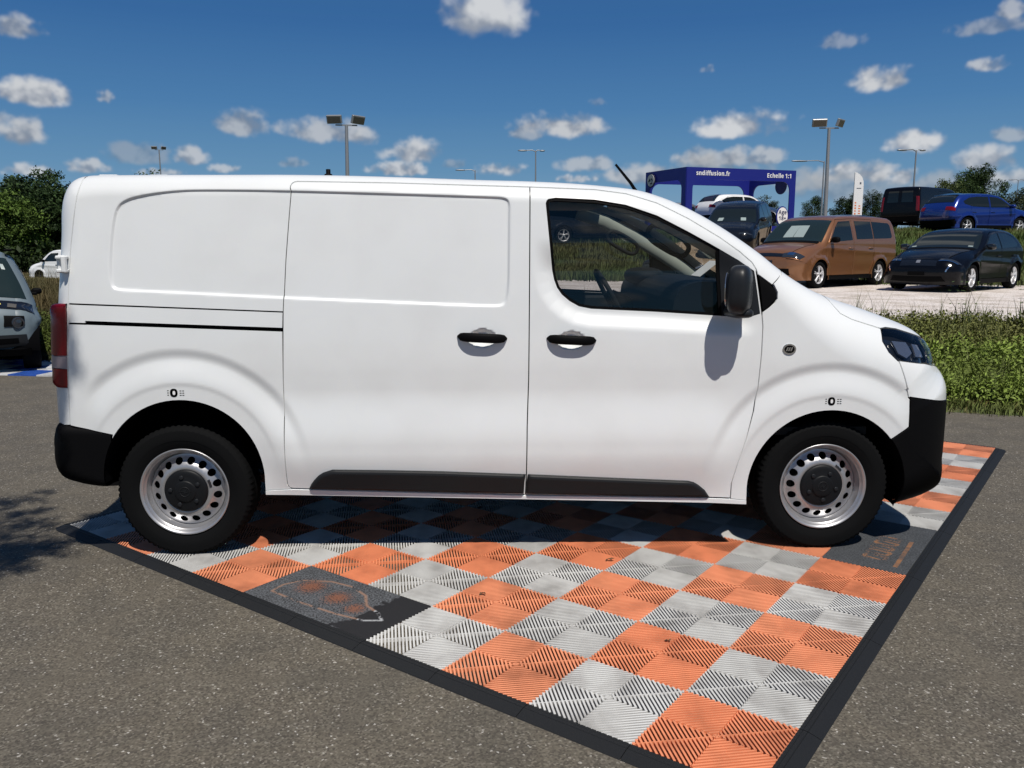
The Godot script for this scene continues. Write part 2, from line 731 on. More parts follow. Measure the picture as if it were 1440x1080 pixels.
func materials() -> void:
	make("white_paint", lin(0.715, 0.735, 0.74), 0.36, 0.0, 0.5)
	make("gap_black", lin(0.003, 0.003, 0.0035), 0.95).metallic_specular = 0.1
	make("black_plastic", lin(0.0045, 0.0045, 0.005), 0.5).metallic_specular = 0.14
	make("grey_plastic", lin(0.014, 0.0155, 0.018), 0.4).metallic_specular = 0.35
	make("moulding", lin(0.010, 0.011, 0.0125), 0.5).metallic_specular = 0.35
	make("gloss_black", lin(0.008, 0.009, 0.011), 0.12, 0.0, 0.6)
	make("tyre", lin(0.0065, 0.0068, 0.0072), 0.8).metallic_specular = 0.15
	make("steel_rim", lin(0.47, 0.47, 0.48), 0.36, 0.75)
	make("alloy", lin(0.66, 0.66, 0.67), 0.35, 0.4)
	make("rim_dark", lin(0.02, 0.02, 0.022), 0.5, 0.3)
	make("chrome", lin(0.75, 0.75, 0.76), 0.12, 1.0)
	make("mirror_silver", lin(0.5, 0.5, 0.5), 0.12, 0.9)
	make("tail_red", lin(0.17, 0.002, 0.006), 0.2, 0.0, 0.15)
	make("tail_clear", lin(0.30, 0.25, 0.27), 0.2, 0.0, 0.3)
	make("trim_light", lin(0.30, 0.34, 0.29), 0.7)
	make("dash", lin(0.006, 0.008, 0.009), 0.7).metallic_specular = 0.3
	make("copper_paint", lin(0.25, 0.110, 0.046), 0.32, 0.45, 0.7)
	make("black_paint", lin(0.003, 0.0035, 0.0055), 0.22, 0.0, 0.12).metallic_specular = 0.3
	make("night_blue_paint", lin(0.005, 0.007, 0.012), 0.22, 0.0, 0.2).metallic_specular = 0.35
	make("blue_paint", lin(0.008, 0.028, 0.20), 0.22, 0.35, 1.0)
	make("grey_blue_paint", lin(0.125, 0.162, 0.182), 0.45, 0.0, 0.2)
	make("van_grey_paint", lin(0.10, 0.11, 0.13), 0.35, 0.1, 0.8)
	make("plain_white_paint", lin(0.78, 0.79, 0.79), 0.35, 0.0, 0.8)
	make("sign_blue", lin(0.008, 0.014, 0.19), 0.45)
	make("sign_dark_blue", lin(0.004, 0.006, 0.06), 0.5)
	make("sign_white", lin(0.78, 0.78, 0.78), 0.5)
	make("sign_grey", lin(0.42, 0.43, 0.42), 0.5)
	make("sign_orange", lin(0.68, 0.22, 0.09), 0.6)
	make("galvanised", lin(0.30, 0.31, 0.32), 0.45, 0.5)
	make("lamp_glass", lin(0.09, 0.085, 0.075), 0.25)
	make("paper", lin(0.7, 0.74, 0.72), 0.7)
	make("head_glass", lin(0.03, 0.036, 0.045), 0.08, 0.2, 0.8)
	make("yellow_plate", lin(0.65, 0.50, 0.10), 0.5)
	make("rubber_edge", lin(0.013, 0.014, 0.0155), 0.6).metallic_specular = 0.3
	make("dry_leaf", lin(0.12, 0.06, 0.025), 0.85)
	make("seat_cloth", lin(0.02, 0.021, 0.024), 0.95)
	var g := make("dark_glass", lin(0.010, 0.014, 0.014), 0.04)
	g.metallic_specular = 0.5
	g = make("clear_glass", Color(0.1, 0.25, 0.2, 0.06), 0.03)
	g.transparency = BaseMaterial3D.TRANSPARENCY_ALPHA
	g = make("side_glass", Color(0.01, 0.05, 0.04, 0.30), 0.03)
	g.transparency = BaseMaterial3D.TRANSPARENCY_ALPHA
	g = make("lens_glass", Color(0.1, 0.11, 0.12, 0.06), 0.02)
	g.transparency = BaseMaterial3D.TRANSPARENCY_ALPHA
	make("screen_glass", lin(0.014, 0.024, 0.024), 0.05).metallic_specular = 0.5
	make("hub_black", lin(0.007, 0.0078, 0.009), 0.5).metallic_specular = 0.3
	make("faint_paper", lin(0.28, 0.34, 0.33), 0.4)
	# rubber gets fine grain
	var grain := noise_tex(FastNoiseLite.TYPE_SIMPLEX, 0.09, 3, 256, [], 3)
	for k in ["black_plastic", "moulding", "rubber_edge", "tyre"]:
		M[k].heightmap_enabled = true
		M[k].heightmap_texture = grain
		M[k].heightmap_scale = 0.05
		M[k].uv1_triplanar = true
		M[k].uv1_scale = Vector3(9, 9, 9)
	# a film of road dust on the white van
	var film := noise_tex(FastNoiseLite.TYPE_SIMPLEX_SMOOTH, 0.008, 33, 512, [[0.0, Color(0.975, 0.973, 0.97)], [0.5, Color(0.992, 0.992, 0.99)], [1.0, Color(1, 1, 1)]], 5)
	M.white_paint.albedo_texture = film
	M.white_paint.uv1_triplanar = true
	M.white_paint.uv1_scale = Vector3(0.6, 0.6, 0.6)
	# plastic tiles: faded and dusty
	var dust := noise_tex(FastNoiseLite.TYPE_SIMPLEX_SMOOTH, 0.012, 21, 512, [[0.0, Color(0.72, 0.71, 0.70)], [0.35, Color(0.90, 0.895, 0.89)], [0.6, Color(0.98, 0.98, 0.975)], [1.0, Color(1, 1, 1)]], 6)
	for d in [["tile_orange", Color(0.76, 0.250, 0.118)], ["tile_orange_pale", Color(0.78, 0.280, 0.140)], ["tile_grey", Color(0.53, 0.53, 0.515)], ["tile_grey_pale", Color(0.585, 0.585, 0.57)], ["tile_blue", Color(0.02, 0.09, 0.42)], ["tile_white", Color(0.66, 0.67, 0.68)]]:
		var t := make(d[0], d[1].linear_to_srgb(), 0.6)
		t.albedo_texture = dust
		t.uv1_triplanar = true
		t.uv1_world_triplanar = true
		t.uv1_scale = Vector3(0.7, 0.7, 0.7)


func ground_material(called: String, albedo: Texture2D, scale: float, over: Texture2D, over_scale: float, relief: float, rough: float) -> StandardMaterial3D:
	var m := make(called, Color(1, 1, 1), rough)
	m.albedo_texture = albedo
	m.uv1_scale = Vector3(scale, scale, scale)
	m.detail_enabled = true
	m.detail_albedo = over
	m.detail_blend_mode = BaseMaterial3D.BLEND_MODE_MUL
	m.detail_uv_layer = BaseMaterial3D.DETAIL_UV_2
	m.uv2_scale = Vector3(over_scale, over_scale, over_scale)
	if relief > 0:
		m.heightmap_enabled = true
		m.heightmap_texture = albedo
		m.heightmap_scale = relief
	return m


# ---------------------------------------------------------------- light, sky, camera

func sky_colour(el: float) -> Color:  # linear radiance of the clear sky at an elevation in degrees
	var stops := [[0.0, Color(0.29, 0.40, 0.50)], [2.0, Color(0.205, 0.345, 0.485)], [5.0, Color(0.128, 0.278, 0.455)], [9.0, Color(0.073, 0.203, 0.41)], [14.0, Color(0.040, 0.138, 0.34)], [25.0, Color(0.028, 0.092, 0.245)], [50.0, Color(0.022, 0.075, 0.21)], [90.0, Color(0.02, 0.066, 0.19)]]
	for k in stops.size() - 1:
		if el <= stops[k + 1][0]:
			var a: Color = stops[k][1]
			return a.lerp(stops[k + 1][1], (el - stops[k][0]) / (stops[k + 1][0] - stops[k][0]))
	return stops[-1][1]


func cloud(im: Image, az: float, el: float, rw: float, rh: float, dense: float, bright: float, f: FastNoiseLite, seed_: float) -> void:
	var W := im.get_width()
	var H := im.get_height()
	var kx := W / 360.0
	var ky := H / 180.0
	var sq := 1.0 / maxf(0.2, cos(deg_to_rad(el)))
	var x0 := floori((az - rw * 1.5 * sq) * kx)
	var x1 := ceili((az + rw * 1.5 * sq) * kx)
	var y0 := maxi(0, floori((90.0 - el - rh * 1.7) * ky))
	var y1 := mini(H / 2 - 1, ceili((90.0 - el + rh * 1.5) * ky))
	var fine := 1.0 / maxf(0.35, minf(rw, rh * 1.8))
	for y in range(y0, y1 + 1):
		var e := 90.0 - (y + 0.5) / ky
		var dy := (e - el) / rh
		for x in range(x0, x1 + 1):
			var dx := ((x + 0.5) / kx - az) / (rw * sq)
			var r := dx * dx + (dy * dy * 0.8 if dy > 0 else dy * dy * 2.4)
			if r > 2.6:
				continue
			var sx := dx * rw * fine * 14.0
			var sy := dy * rh * fine * 17.0
			var n := f.get_noise_3d(sx, sy, seed_)
			var d := (1.0 - r) * 0.95 + n * 1.0
			if d <= 0.0:
				continue
			var a := clampf(d * 1.15, 0, 1)
			a = a * a * (3 - 2 * a) * minf(dense, 1.0)
			if a < 0.01:
				continue
			# lit tops, grey bases
			var n2 := f.get_noise_3d(sx + 5.0, sy + 9.0, seed_)
			var lit := clampf(0.55 + dy * 0.42 + (n - n2) * 1.6, 0.0, 1.0)
			var c := Color(0.28, 0.32, 0.39).lerp(Color(0.62, 0.64, 0.67), lit)
			c = Color(c.r * bright, c.g * bright, c.b * bright)
			var px := posmod(x, W)
			var old := im.get_pixel(px, y).srgb_to_linear()
			im.set_pixel(px, y, old.lerp(c, a).linear_to_srgb())


func make_sky() -> PanoramaSkyMaterial:
	var W := 4096
	var H := 2048
	var im := Image.create_empty(W, H, false, Image.FORMAT_RGB8)
	for y in H:
		var el := 90.0 - (y + 0.5) * 180.0 / H
		im.fill_rect(Rect2i(0, y, W, 1), (sky_colour(el) if el > 0 else Color(0.16, 0.16, 0.13)).linear_to_srgb())
	var f := FastNoiseLite.new()
	f.seed = 11
	f.frequency = 0.055
	f.fractal_octaves = 5
	f.fractal_gain = 0.55
	var seen := [[-1.45, 14.25, 3.60, 1.62, 1.20, 1.00], [-29.39, 12.08, 1.61, 0.66, 0.80, 0.85], [-28.63, 8.66, 2.14, 0.85, 1.00, 0.95], [-25.09, 8.85, 0.50, 0.48, 0.60, 0.80], [-29.87, 6.51, 1.51, 1.17, 0.90, 0.85], [-17.12, 7.58, 1.96, 0.94, 0.75, 0.80], [-12.29, 7.35, 2.82, 0.96, 0.80, 0.85], [-9.80, 7.05, 1.29, 0.62, 0.70, 0.90], [-6.58, 6.16, 2.16, 0.99, 0.95, 0.95], [-7.54, 5.07, 2.11, 0.54, 0.90, 0.95], [-20.48, 5.58, 1.09, 0.68, 0.80, 0.90], [-23.45, 5.63, 2.02, 0.83, 0.45, 0.65], [-26.23, 4.78, 1.24, 0.49, 0.80, 0.90], [-29.23, 4.41, 1.84, 0.48, 0.85, 0.95], [-18.54, 4.95, 1.07, 0.35, 0.70, 0.95], [-22.31, 4.62, 1.65, 0.26, 0.70, 0.90], [-0.93, 5.10, 2.00, 0.55, 0.90, 0.95], [3.32, 7.80, 3.51, 0.89, 0.95, 0.90], [0.73, 7.37, 1.42, 0.54, 0.60, 0.75], [4.76, 5.44, 2.11, 0.64, 0.70, 0.85], [4.39, 4.53, 1.42, 0.28, 0.80, 0.95], [14.99, 7.53, 3.12, 1.03, 1.05, 1.00], [22.69, 9.91, 1.81, 0.96, 1.00, 0.95], [28.61, 10.19, 1.07, 0.46, 0.80, 0.90], [20.46, 12.19, 1.41, 0.55, 0.45, 0.80], [28.80, 12.22, 2.43, 0.52, 0.50, 0.75], [29.61, 12.96, 0.97, 0.58, 0.70, 0.85], [25.02, 6.16, 1.84, 0.82, 1.00, 1.00], [29.04, 4.90, 1.85, 0.88, 0.90, 0.95], [29.99, 6.35, 1.22, 0.55, 0.60, 0.80], [13.07, 5.62, 2.67, 0.62, 0.75, 0.85], [12.16, 5.86, 1.35, 0.62, 0.60, 0.80], [15.73, 5.68, 2.17, 0.70, 0.75, 0.85], [8.52, 4.58, 2.77, 0.82, 0.80, 0.85], [21.74, 4.50, 2.42, 0.77, 0.85, 0.90], [24.17, 4.20, 1.37, 0.59, 0.90, 0.95], [18.41, 4.16, 2.53, 0.96, 0.60, 0.70], [21.10, 4.82, 0.90, 0.34, 0.80, 1.00], [13.10, 4.73, 3.99, 0.89, 0.60, 0.65], [27.67, 3.58, 2.91, 0.90, 0.60, 0.70], [12.73, 11.11, 0.53, 0.25, 0.35, 0.80], [30.54, 3.96, 1.39, 0.56, 0.80, 0.90], [5.64, 9.31, 0.65, 0.31, 0.25, 0.70], [21.60, 3.43, 3.62, 1.08, 0.50, 0.65], [-3.77, 5.46, 0.95, 0.36, 0.40, 0.70], [-14.38, 5.40, 0.98, 0.35, 0.40, 0.70]]
	var k := 0
	for c in seen:
		cloud(im, c[0], c[1], c[2] * 1.05, c[3] * 1.1, c[4], c[5], f, k * 37.0)
		k += 1
	# the same fair-weather clouds go on all round
	var rng := RandomNumberGenerator.new()
	rng.seed = 5
	for i in 170:
		var az := rng.randf_range(36.0, 324.0)
		var el := 2.0 + 26.0 * pow(rng.randf(), 1.7)
		var s := 0.8 + el * 0.16
		cloud(im, az - 360.0 if az > 180.0 else az, el, s * rng.randf_range(0.8, 1.8), s * rng.randf_range(0.35, 0.6), rng.randf_range(0.5, 1.0), rng.randf_range(0.75, 1.0), f, 2000.0 + i * 41.0)
	for i in 14:
		var el := rng.randf_range(19.0, 55.0)
		cloud(im, rng.randf_range(-34, 34), el, 2.5 + el * 0.06, 1.2 + el * 0.03, 0.95, 1.0, f, 9000.0 + i * 41.0)
	var sky := PanoramaSkyMaterial.new()
	sky.panorama = ImageTexture.create_from_image(im)
	return sky


func light_and_camera() -> void:
	var cam := Camera3D.new()
	cam.name = "camera"
	cam.position = EYE
	cam.rotation = Vector3(-0.1614, 0, -0.0014)
	cam.fov = 49.45
	cam.near = 0.05
	cam.far = 2000.0
	add_child(cam)
	var env := Environment.new()
	env.background_mode = Environment.BG_SKY
	env.sky = Sky.new()
	env.sky.sky_material = make_sky()
	env.background_energy_multiplier = 1.0
	env.tonemap_mode = Environment.TONE_MAPPER_LINEAR
	env.tonemap_exposure = 1.0
	env.sdfgi_enabled = true
	env.ssao_enabled = true
	env.ssil_enabled = true
	var we := WorldEnvironment.new()
	we.name = "world_environment"
	we.environment = env
	add_child(we)
	var sun := DirectionalLight3D.new()
	sun.name = "sun"
	sun.light_energy = 1.5
	sun.light_color = Color(1.0, 0.975, 0.94)
	sun.light_angular_distance = 0.5
	sun.shadow_enabled = true
	sun.look_at_from_position(Vector3(0.17, 1.0, 0.55), Vector3.ZERO)
	add_child(sun)


# ---------------------------------------------------------------- terrain

func tq(x: float, z: float) -> Vector2:  # distance behind the bank's foot, and along it
	return Vector2((x - 4.5) * 0.327 - (z + 7.7) * 0.945, (x - 4.5) * 0.945 + (z + 7.7) * 0.327)


func from_tq(t: float, q: float) -> Vector2:
	return Vector2(4.5 + q * 0.945 + t * 0.327, -7.7 + q * 0.327 - t * 0.945)


func curve(t: float, p: Array) -> float:
	if t <= p[0][0]:
		return p[0][1]
	for k in p.size() - 1:
		if t < p[k + 1][0]:
			return lerpf(p[k][1], p[k + 1][1], ss(0.0, 1.0, (t - p[k][0]) / (p[k + 1][0] - p[k][0])) * 0.5 + 0.5 * (t - p[k][0]) / (p[k + 1][0] - p[k][0]))
	return p[-1][1]


func ground(x: float, z: float) -> float:
	var t := tq(x, z).x
	if t <= 0.0:
		return -0.09
	var a := x / maxf(-z, 0.5)
	var right := curve(t, [[0.0, -0.03], [0.6, 0.06], [3.0, 0.44], [3.6, 0.5], [16.5, 0.52], [18.0, 0.62], [26.0, 1.8], [32.0, 2.12], [37.0, 2.36], [60.0, 2.4], [110.0, 2.0], [400.0, 1.5]])
	var left := curve(t, [[0.0, -0.03], [0.6, 0.08], [2.6, 0.5], [4.5, 0.55], [14.0, 0.1], [30.0, -0.34], [50.0, -0.4], [400.0, -0.4]])
	return lerpf(left, right, ss(-0.38, 0.0, a))


func sheet(called: String, m: Material, t0: float, t1: float, q0: float, q1: float, nt: int, nq: int, lift: float, wobble := 0.0) -> MeshInstance3D:
	var s := Mesher.new()
	var f := FastNoiseLite.new()
	f.frequency = 0.35
	f.seed = 8
	for i in nt + 1:
		for j in nq + 1:
			var t := lerpf(t0, t1, float(i) / nt)
			var q := lerpf(q0, q1, float(j) / nq)
			if i == 0 or i == nt:
				t += f.get_noise_2d(q * 2.0, i * 7.0) * wobble
			if j == 0 or j == nq:
				q += f.get_noise_2d(t * 2.0, j * 9.0 + 40.0) * wobble
			var p := from_tq(t, q)
			var e := 0.3
			var nn := Vector3(ground(p.x - e, p.y) - ground(p.x + e, p.y), 2 * e, ground(p.x, p.y - e) - ground(p.x, p.y + e)).normalized()
			s.add(Vector3(p.x, ground(p.x, p.y) + lift, p.y), nn, Vector2(p.x, p.y))
	for i in nt:
		for j in nq:
			var a := i * (nq + 1) + j
			s.quad(a, a + 1, a + nq + 2, a + nq + 1)
	return put(self, called, with_uv2(s, m))


func with_uv2(s: Mesher, m: Material) -> ArrayMesh:
	var a := []
	a.resize(Mesh.ARRAY_MAX)
	a[Mesh.ARRAY_VERTEX] = s.v
	a[Mesh.ARRAY_NORMAL] = s.n
	a[Mesh.ARRAY_TEX_UV] = s.u
	a[Mesh.ARRAY_TEX_UV2] = s.u
	a[Mesh.ARRAY_INDEX] = s.ix
	var am := ArrayMesh.new()
	am.add_surface_from_arrays(Mesh.PRIMITIVE_TRIANGLES, a)
	am.surface_set_material(0, m)
	return am


func setting() -> void:
	# terrain out to the horizon
	var s := Mesher.new()
	var rings := PackedFloat32Array([0.0])
	var r := 4.0
	while r < 900.0:
		rings.append(r)
		r *= 1.055 if r > 7.0 and r < 60.0 else 1.14
	var segs := 240
	for i in rings.size():
		for k in segs + 1:
			var a := TAU * k / segs
			var x := sin(a) * rings[i]
			var z := -cos(a) * rings[i]
			var e := 0.2
			var nn := Vector3(ground(x - e, z) - ground(x + e, z), 2 * e, ground(x, z - e) - ground(x, z + e)).normalized()
			s.add(Vector3(x, ground(x, z), z), nn, Vector2(x, z))
	for i in rings.size() - 1:
		for k in segs:
			var a := i * (segs + 1) + k
			s.quad(a, a + 1, a + segs + 2, a + segs + 1)
	var earth := noise_tex(FastNoiseLite.TYPE_SIMPLEX, 0.03, 4, 512, [[0.0, lin(0.030, 0.045, 0.013)], [0.5, lin(0.055, 0.075, 0.022)], [0.8, lin(0.11, 0.105, 0.045)], [1.0, lin(0.17, 0.14, 0.075)]], 5)
	var patches := noise_tex(FastNoiseLite.TYPE_SIMPLEX, 0.01, 14, 512, [[0.0, Color(0.75, 0.74, 0.70)], [0.5, Color(0.93, 0.93, 0.90)], [1.0, Color(1, 1, 1)]], 5)
	var em := ground_material("earth", earth, 0.35, patches, 0.05, 0.0, 0.95)
	tag(put(self, "terrain", with_uv2(s, em)), "", "", "", "structure")
	# asphalt
	var stones := noise_tex(FastNoiseLite.TYPE_CELLULAR, 0.165, 7, 1024, [[0.0, lin(0.058, 0.050, 0.038)], [0.25, lin(0.083, 0.072, 0.055)], [0.55, lin(0.106, 0.093, 0.071)], [0.80, lin(0.126, 0.111, 0.085)], [0.94, lin(0.158, 0.142, 0.112)], [0.982, lin(0.235, 0.215, 0.18)], [1.0, lin(0.50, 0.48, 0.44)]], 1, true)
	var am := ground_material("asphalt", stones, 0.86, noise_tex(FastNoiseLite.TYPE_SIMPLEX, 0.012, 17, 1024, [[0.0, Color(0.88, 0.88, 0.88)], [0.4, Color(0.94, 0.94, 0.94)], [0.6, Color(0.97, 0.965, 0.955)], [1.0, Color(1, 1, 1)]], 6), 0.17, 0.45, 0.85)
	var a := Mesher.new()
	var n0 := from_tq(0.12, -80.0)
	var cnt := 120
	var f := FastNoiseLite.new()
	f.frequency = 0.6
	for k in cnt + 1:
		var q := lerpf(-80.0, 80.0, float(k) / cnt)
		var p := from_tq(0.10 + f.get_noise_1d(q * 1.5) * 0.12, q)
		var b := from_tq(-90.0, q)
		a.add(Vector3(p.x, -0.018, p.y), Vector3.UP, p)
		a.add(Vector3(b.x, -0.018, b.y), Vector3.UP, b)
	for k in cnt:
		a.quad(k * 2 + 1, k * 2 + 3, k * 2 + 2, k * 2)
	tag(put(self, "asphalt_yard", with_uv2(a, am)), "", "", "", "structure")
	# pale gravel of the car lot, and the sandy track that leads up from it
	var grit := noise_tex(FastNoiseLite.TYPE_CELLULAR, 0.11, 9, 1024, [[0.0, lin(0.42, 0.37, 0.34)], [0.4, lin(0.62, 0.57, 0.53)], [0.75, lin(0.75, 0.695, 0.65)], [1.0, lin(0.86, 0.83, 0.80)]], 1, true)
	var worn := noise_tex(FastNoiseLite.TYPE_SIMPLEX, 0.015, 27, 512, [[0.0, Color(0.80, 0.78, 0.74)], [0.5, Color(0.95, 0.94, 0.93)], [1.0, Color(1, 1, 1)]], 5)
	var gm := ground_material("gravel", grit, 0.5, worn, 0.11, 0.6, 0.9)
	tag(sheet("gravel_lot", gm, 3.5, 16.8, -9.0, 45.0, 24, 60, 0.02, 0.5), "", "", "", "structure")
	var sand := noise_tex(FastNoiseLite.TYPE_SIMPLEX, 0.05, 31, 512, [[0.0, lin(0.26, 0.19, 0.12)], [0.5, lin(0.40, 0.31, 0.21)], [1.0, lin(0.5, 0.41, 0.30)]], 5)
	var sm := ground_material("sand", sand, 0.4, worn, 0.11, 0.3, 0.95)
	tag(sheet("sandy_track", sm, 16.4, 44.0, -6.5, -0.2, 30, 8, 0.045, 0.6), "", "", "", "structure")
	tag(sheet("upper_lot", sm, 34.5, 60.0, -0.8, 60.0, 16, 30, 0.03, 0.6), "", "", "", "structure")


# ---------------------------------------------------------------- the tiled floors

func tile_mesh(m: Material, size := 0.4) -> ArrayMesh:
	var s := Mesher.new()
	var half := size / 2
	var count := 20
	var pitch := half * 2 / count
	var lo := -0.016
	for qx in [-1.0, 1.0]:
		for qy in [-1.0, 1.0]:
			for k in count:
				var d := (k + 0.5) * pitch
				# the rib |x| + |y| = d inside this quarter
				var a := Vector2(minf(d, half), maxf(0.0, d - half))
				var b := Vector2(maxf(0.0, d - half), minf(d, half))
				if a.distance_to(b) < 0.006:
					continue
				var p := Vector2(a.x * qx, a.y * qy)
				var q := Vector2(b.x * qx, b.y * qy)
				rib(s, Vector3(half + p.x, 0, half + p.y), Vector3(half + q.x, 0, half + q.y), 0.0074, 0.0, lo)
			rib(s, Vector3(half, 0, half), Vector3(half + qx * half * 0.99, 0, half + qy * half * 0.99), 0.0036, -0.006 if qx == qy else -0.0003, lo)
	for k in 4:
		# the interlocking frame and the cross bars
		var c := [Vector3(0.002, 0, 0.002), Vector3(size - 0.002, 0, 0.002), Vector3(size - 0.002, 0, size - 0.002), Vector3(0.002, 0, size - 0.002)]
		rib(s, c[k], c[(k + 1) % 4], 0.0028, -0.005, lo)
	rib(s, Vector3(half, 0, 0), Vector3(half, 0, size), 0.003, -0.0055, lo)
	rib(s, Vector3(0, 0, half), Vector3(size, 0, half), 0.003, -0.0058, lo)
	return s.done(m)


func rib(s: Mesher, a: Vector3, b: Vector3, wide: float, top: float, lo: float) -> void:
	var t := (b - a).normalized()
	var o := Vector3(t.z, 0, -t.x) * wide / 2
	var up := Vector3(0, top, 0)
	var dn := Vector3(0, lo, 0)
	s.flat4(a - o + up, b - o + up, b + o + up, a + o + up)
	s.flat4(a - o + dn, b - o + dn, b - o + up, a - o + up)
	s.flat4(b + o + dn, a + o + dn, a + o + up, b + o + up)
	s.flat4(a + o + dn, a - o + dn, a - o + up, a + o + up)
	s.flat4(b - o + dn, b + o + dn, b + o + up, b - o + up)


func edge_ramp(len_: float, wide: float) -> ArrayMesh:
	# a rubber border piece along x, from z = 0 out to z = -wide, with fine grooves
	var s := Mesher.new()
	var prof := [Vector2(0.0, -0.001), Vector2(-0.010, -0.001), Vector2(-0.012, -0.003), Vector2(-0.014, -0.001), Vector2(-0.026, -0.0016), Vector2(-0.028, -0.0042), Vector2(-0.030, -0.0024), Vector2(-wide + 0.004, -0.0145), Vector2(-wide, -0.0175)]
	for k in prof.size() - 1:
		var a: Vector2 = prof[k]
		var b: Vector2 = prof[k + 1]
		s.flat4(Vector3(0.0015, a.y, a.x), Vector3(len_ - 0.0015, a.y, a.x), Vector3(len_ - 0.0015, b.y, b.x), Vector3(0.0015, b.y, b.x))
	for x: float in [0.0015, len_ - 0.0015]:
		for k in prof.size() - 1:
			var a: Vector2 = prof[k]
			var b: Vector2 = prof[k + 1]
			s.flat4(Vector3(x, a.y, a.x), Vector3(x, b.y, b.x), Vector3(x, -0.018, b.x), Vector3(x, -0.018, a.x))
	return s.done(M.rubber_edge)


func print_texture(second: bool) -> ImageTexture:
	# a worn print on a black plate: grey patch, the bare outline of a car, rubbed orange lettering
	var im := Image.create_empty(512, 256, false, Image.FORMAT_RGB8)
	var f := FastNoiseLite.new()
	f.frequency = 0.012
	f.seed = 77
	var g := FastNoiseLite.new()
	g.frequency = 0.13
	g.seed = 78
	var car := [Vector2(50, 150), Vector2(70, 95), Vector2(150, 48), Vector2(230, 38), Vector2(310, 60), Vector2(360, 105), Vector2(430, 125), Vector2(465, 150), Vector2(425, 180), Vector2(330, 196), Vector2(180, 205), Vector2(60, 200)]
	for y in 256:
		for x in 512:
			var p := Vector2(x, y)
			var n := f.get_noise_2d(x, y)
			var h := g.get_noise_2d(x, y)
			var c := Color(0.006, 0.006, 0.008)
			var grey := 0.085 + h * 0.16 + n * 0.03
			var cover := 1.0 if second else clampf((400.0 + n * 60.0 - x) / 8.0, 0, 1) * clampf((y + 400.0 - x * 0.9 + n * 60.0) / 8.0, 0, 1)
			c = c.lerp(Color(maxf(grey, 0.0) * 0.86, maxf(grey, 0.0) * 0.92, maxf(grey, 0.0)), cover * 0.8)
			if not second:
				var d := 1e9
				for k in car.size():
					d = minf(d, Geometry2D.get_closest_point_to_segment(p, car[k], car[(k + 1) % car.size()]).distance_to(p))
				if d < 6.0 and n + h * 0.5 > -0.25:
					c = c.lerp(Color(0.26, 0.15, 0.10) if x < 405 else Color(0.40, 0.41, 0.42), clampf(0.9 - d / 8.0, 0, 1))
				var lump := maxf(maxf(1.0 - p.distance_to(Vector2(130, 110)) / 65.0, 1.0 - p.distance_to(Vector2(255, 120)) / 60.0), 1.0 - p.distance_to(Vector2(350, 140)) / 45.0)
				if lump + h * 0.9 - 0.3 > 0.0:
					c = c.lerp(Color(0.19, 0.065, 0.028), clampf((lump + h * 0.9 - 0.3) * 2.0, 0, 0.8))
			else:
				c = c.lerp(Color(0.030, 0.034, 0.038), 0.5)
				var o := 0.0
				if absf(y - 215.0 + x * 0.02) < 7.0 and x > 50 and x < 330:
					o = 0.7
				for k in 5:
					var q := p - Vector2(110 + 52 * k, 140)
					var st := minf(absf(absf(q.x + q.y * 0.2) - 16.0), absf(absf(q.y) - 34.0 + absf(q.x) * 0.4))
					if st < 6.5 and absf(q.x) < 22 and absf(q.y) < 40 and h + n * 0.6 > (0.05 if k % 2 == 0 else -0.2):
						o = 0.62
				c = c.lerp(Color(0.30, 0.13, 0.045), o * clampf(0.7 + n, 0, 1))
			im.set_pixel(x, y, c.linear_to_srgb())
	return ImageTexture.create_from_image(im)


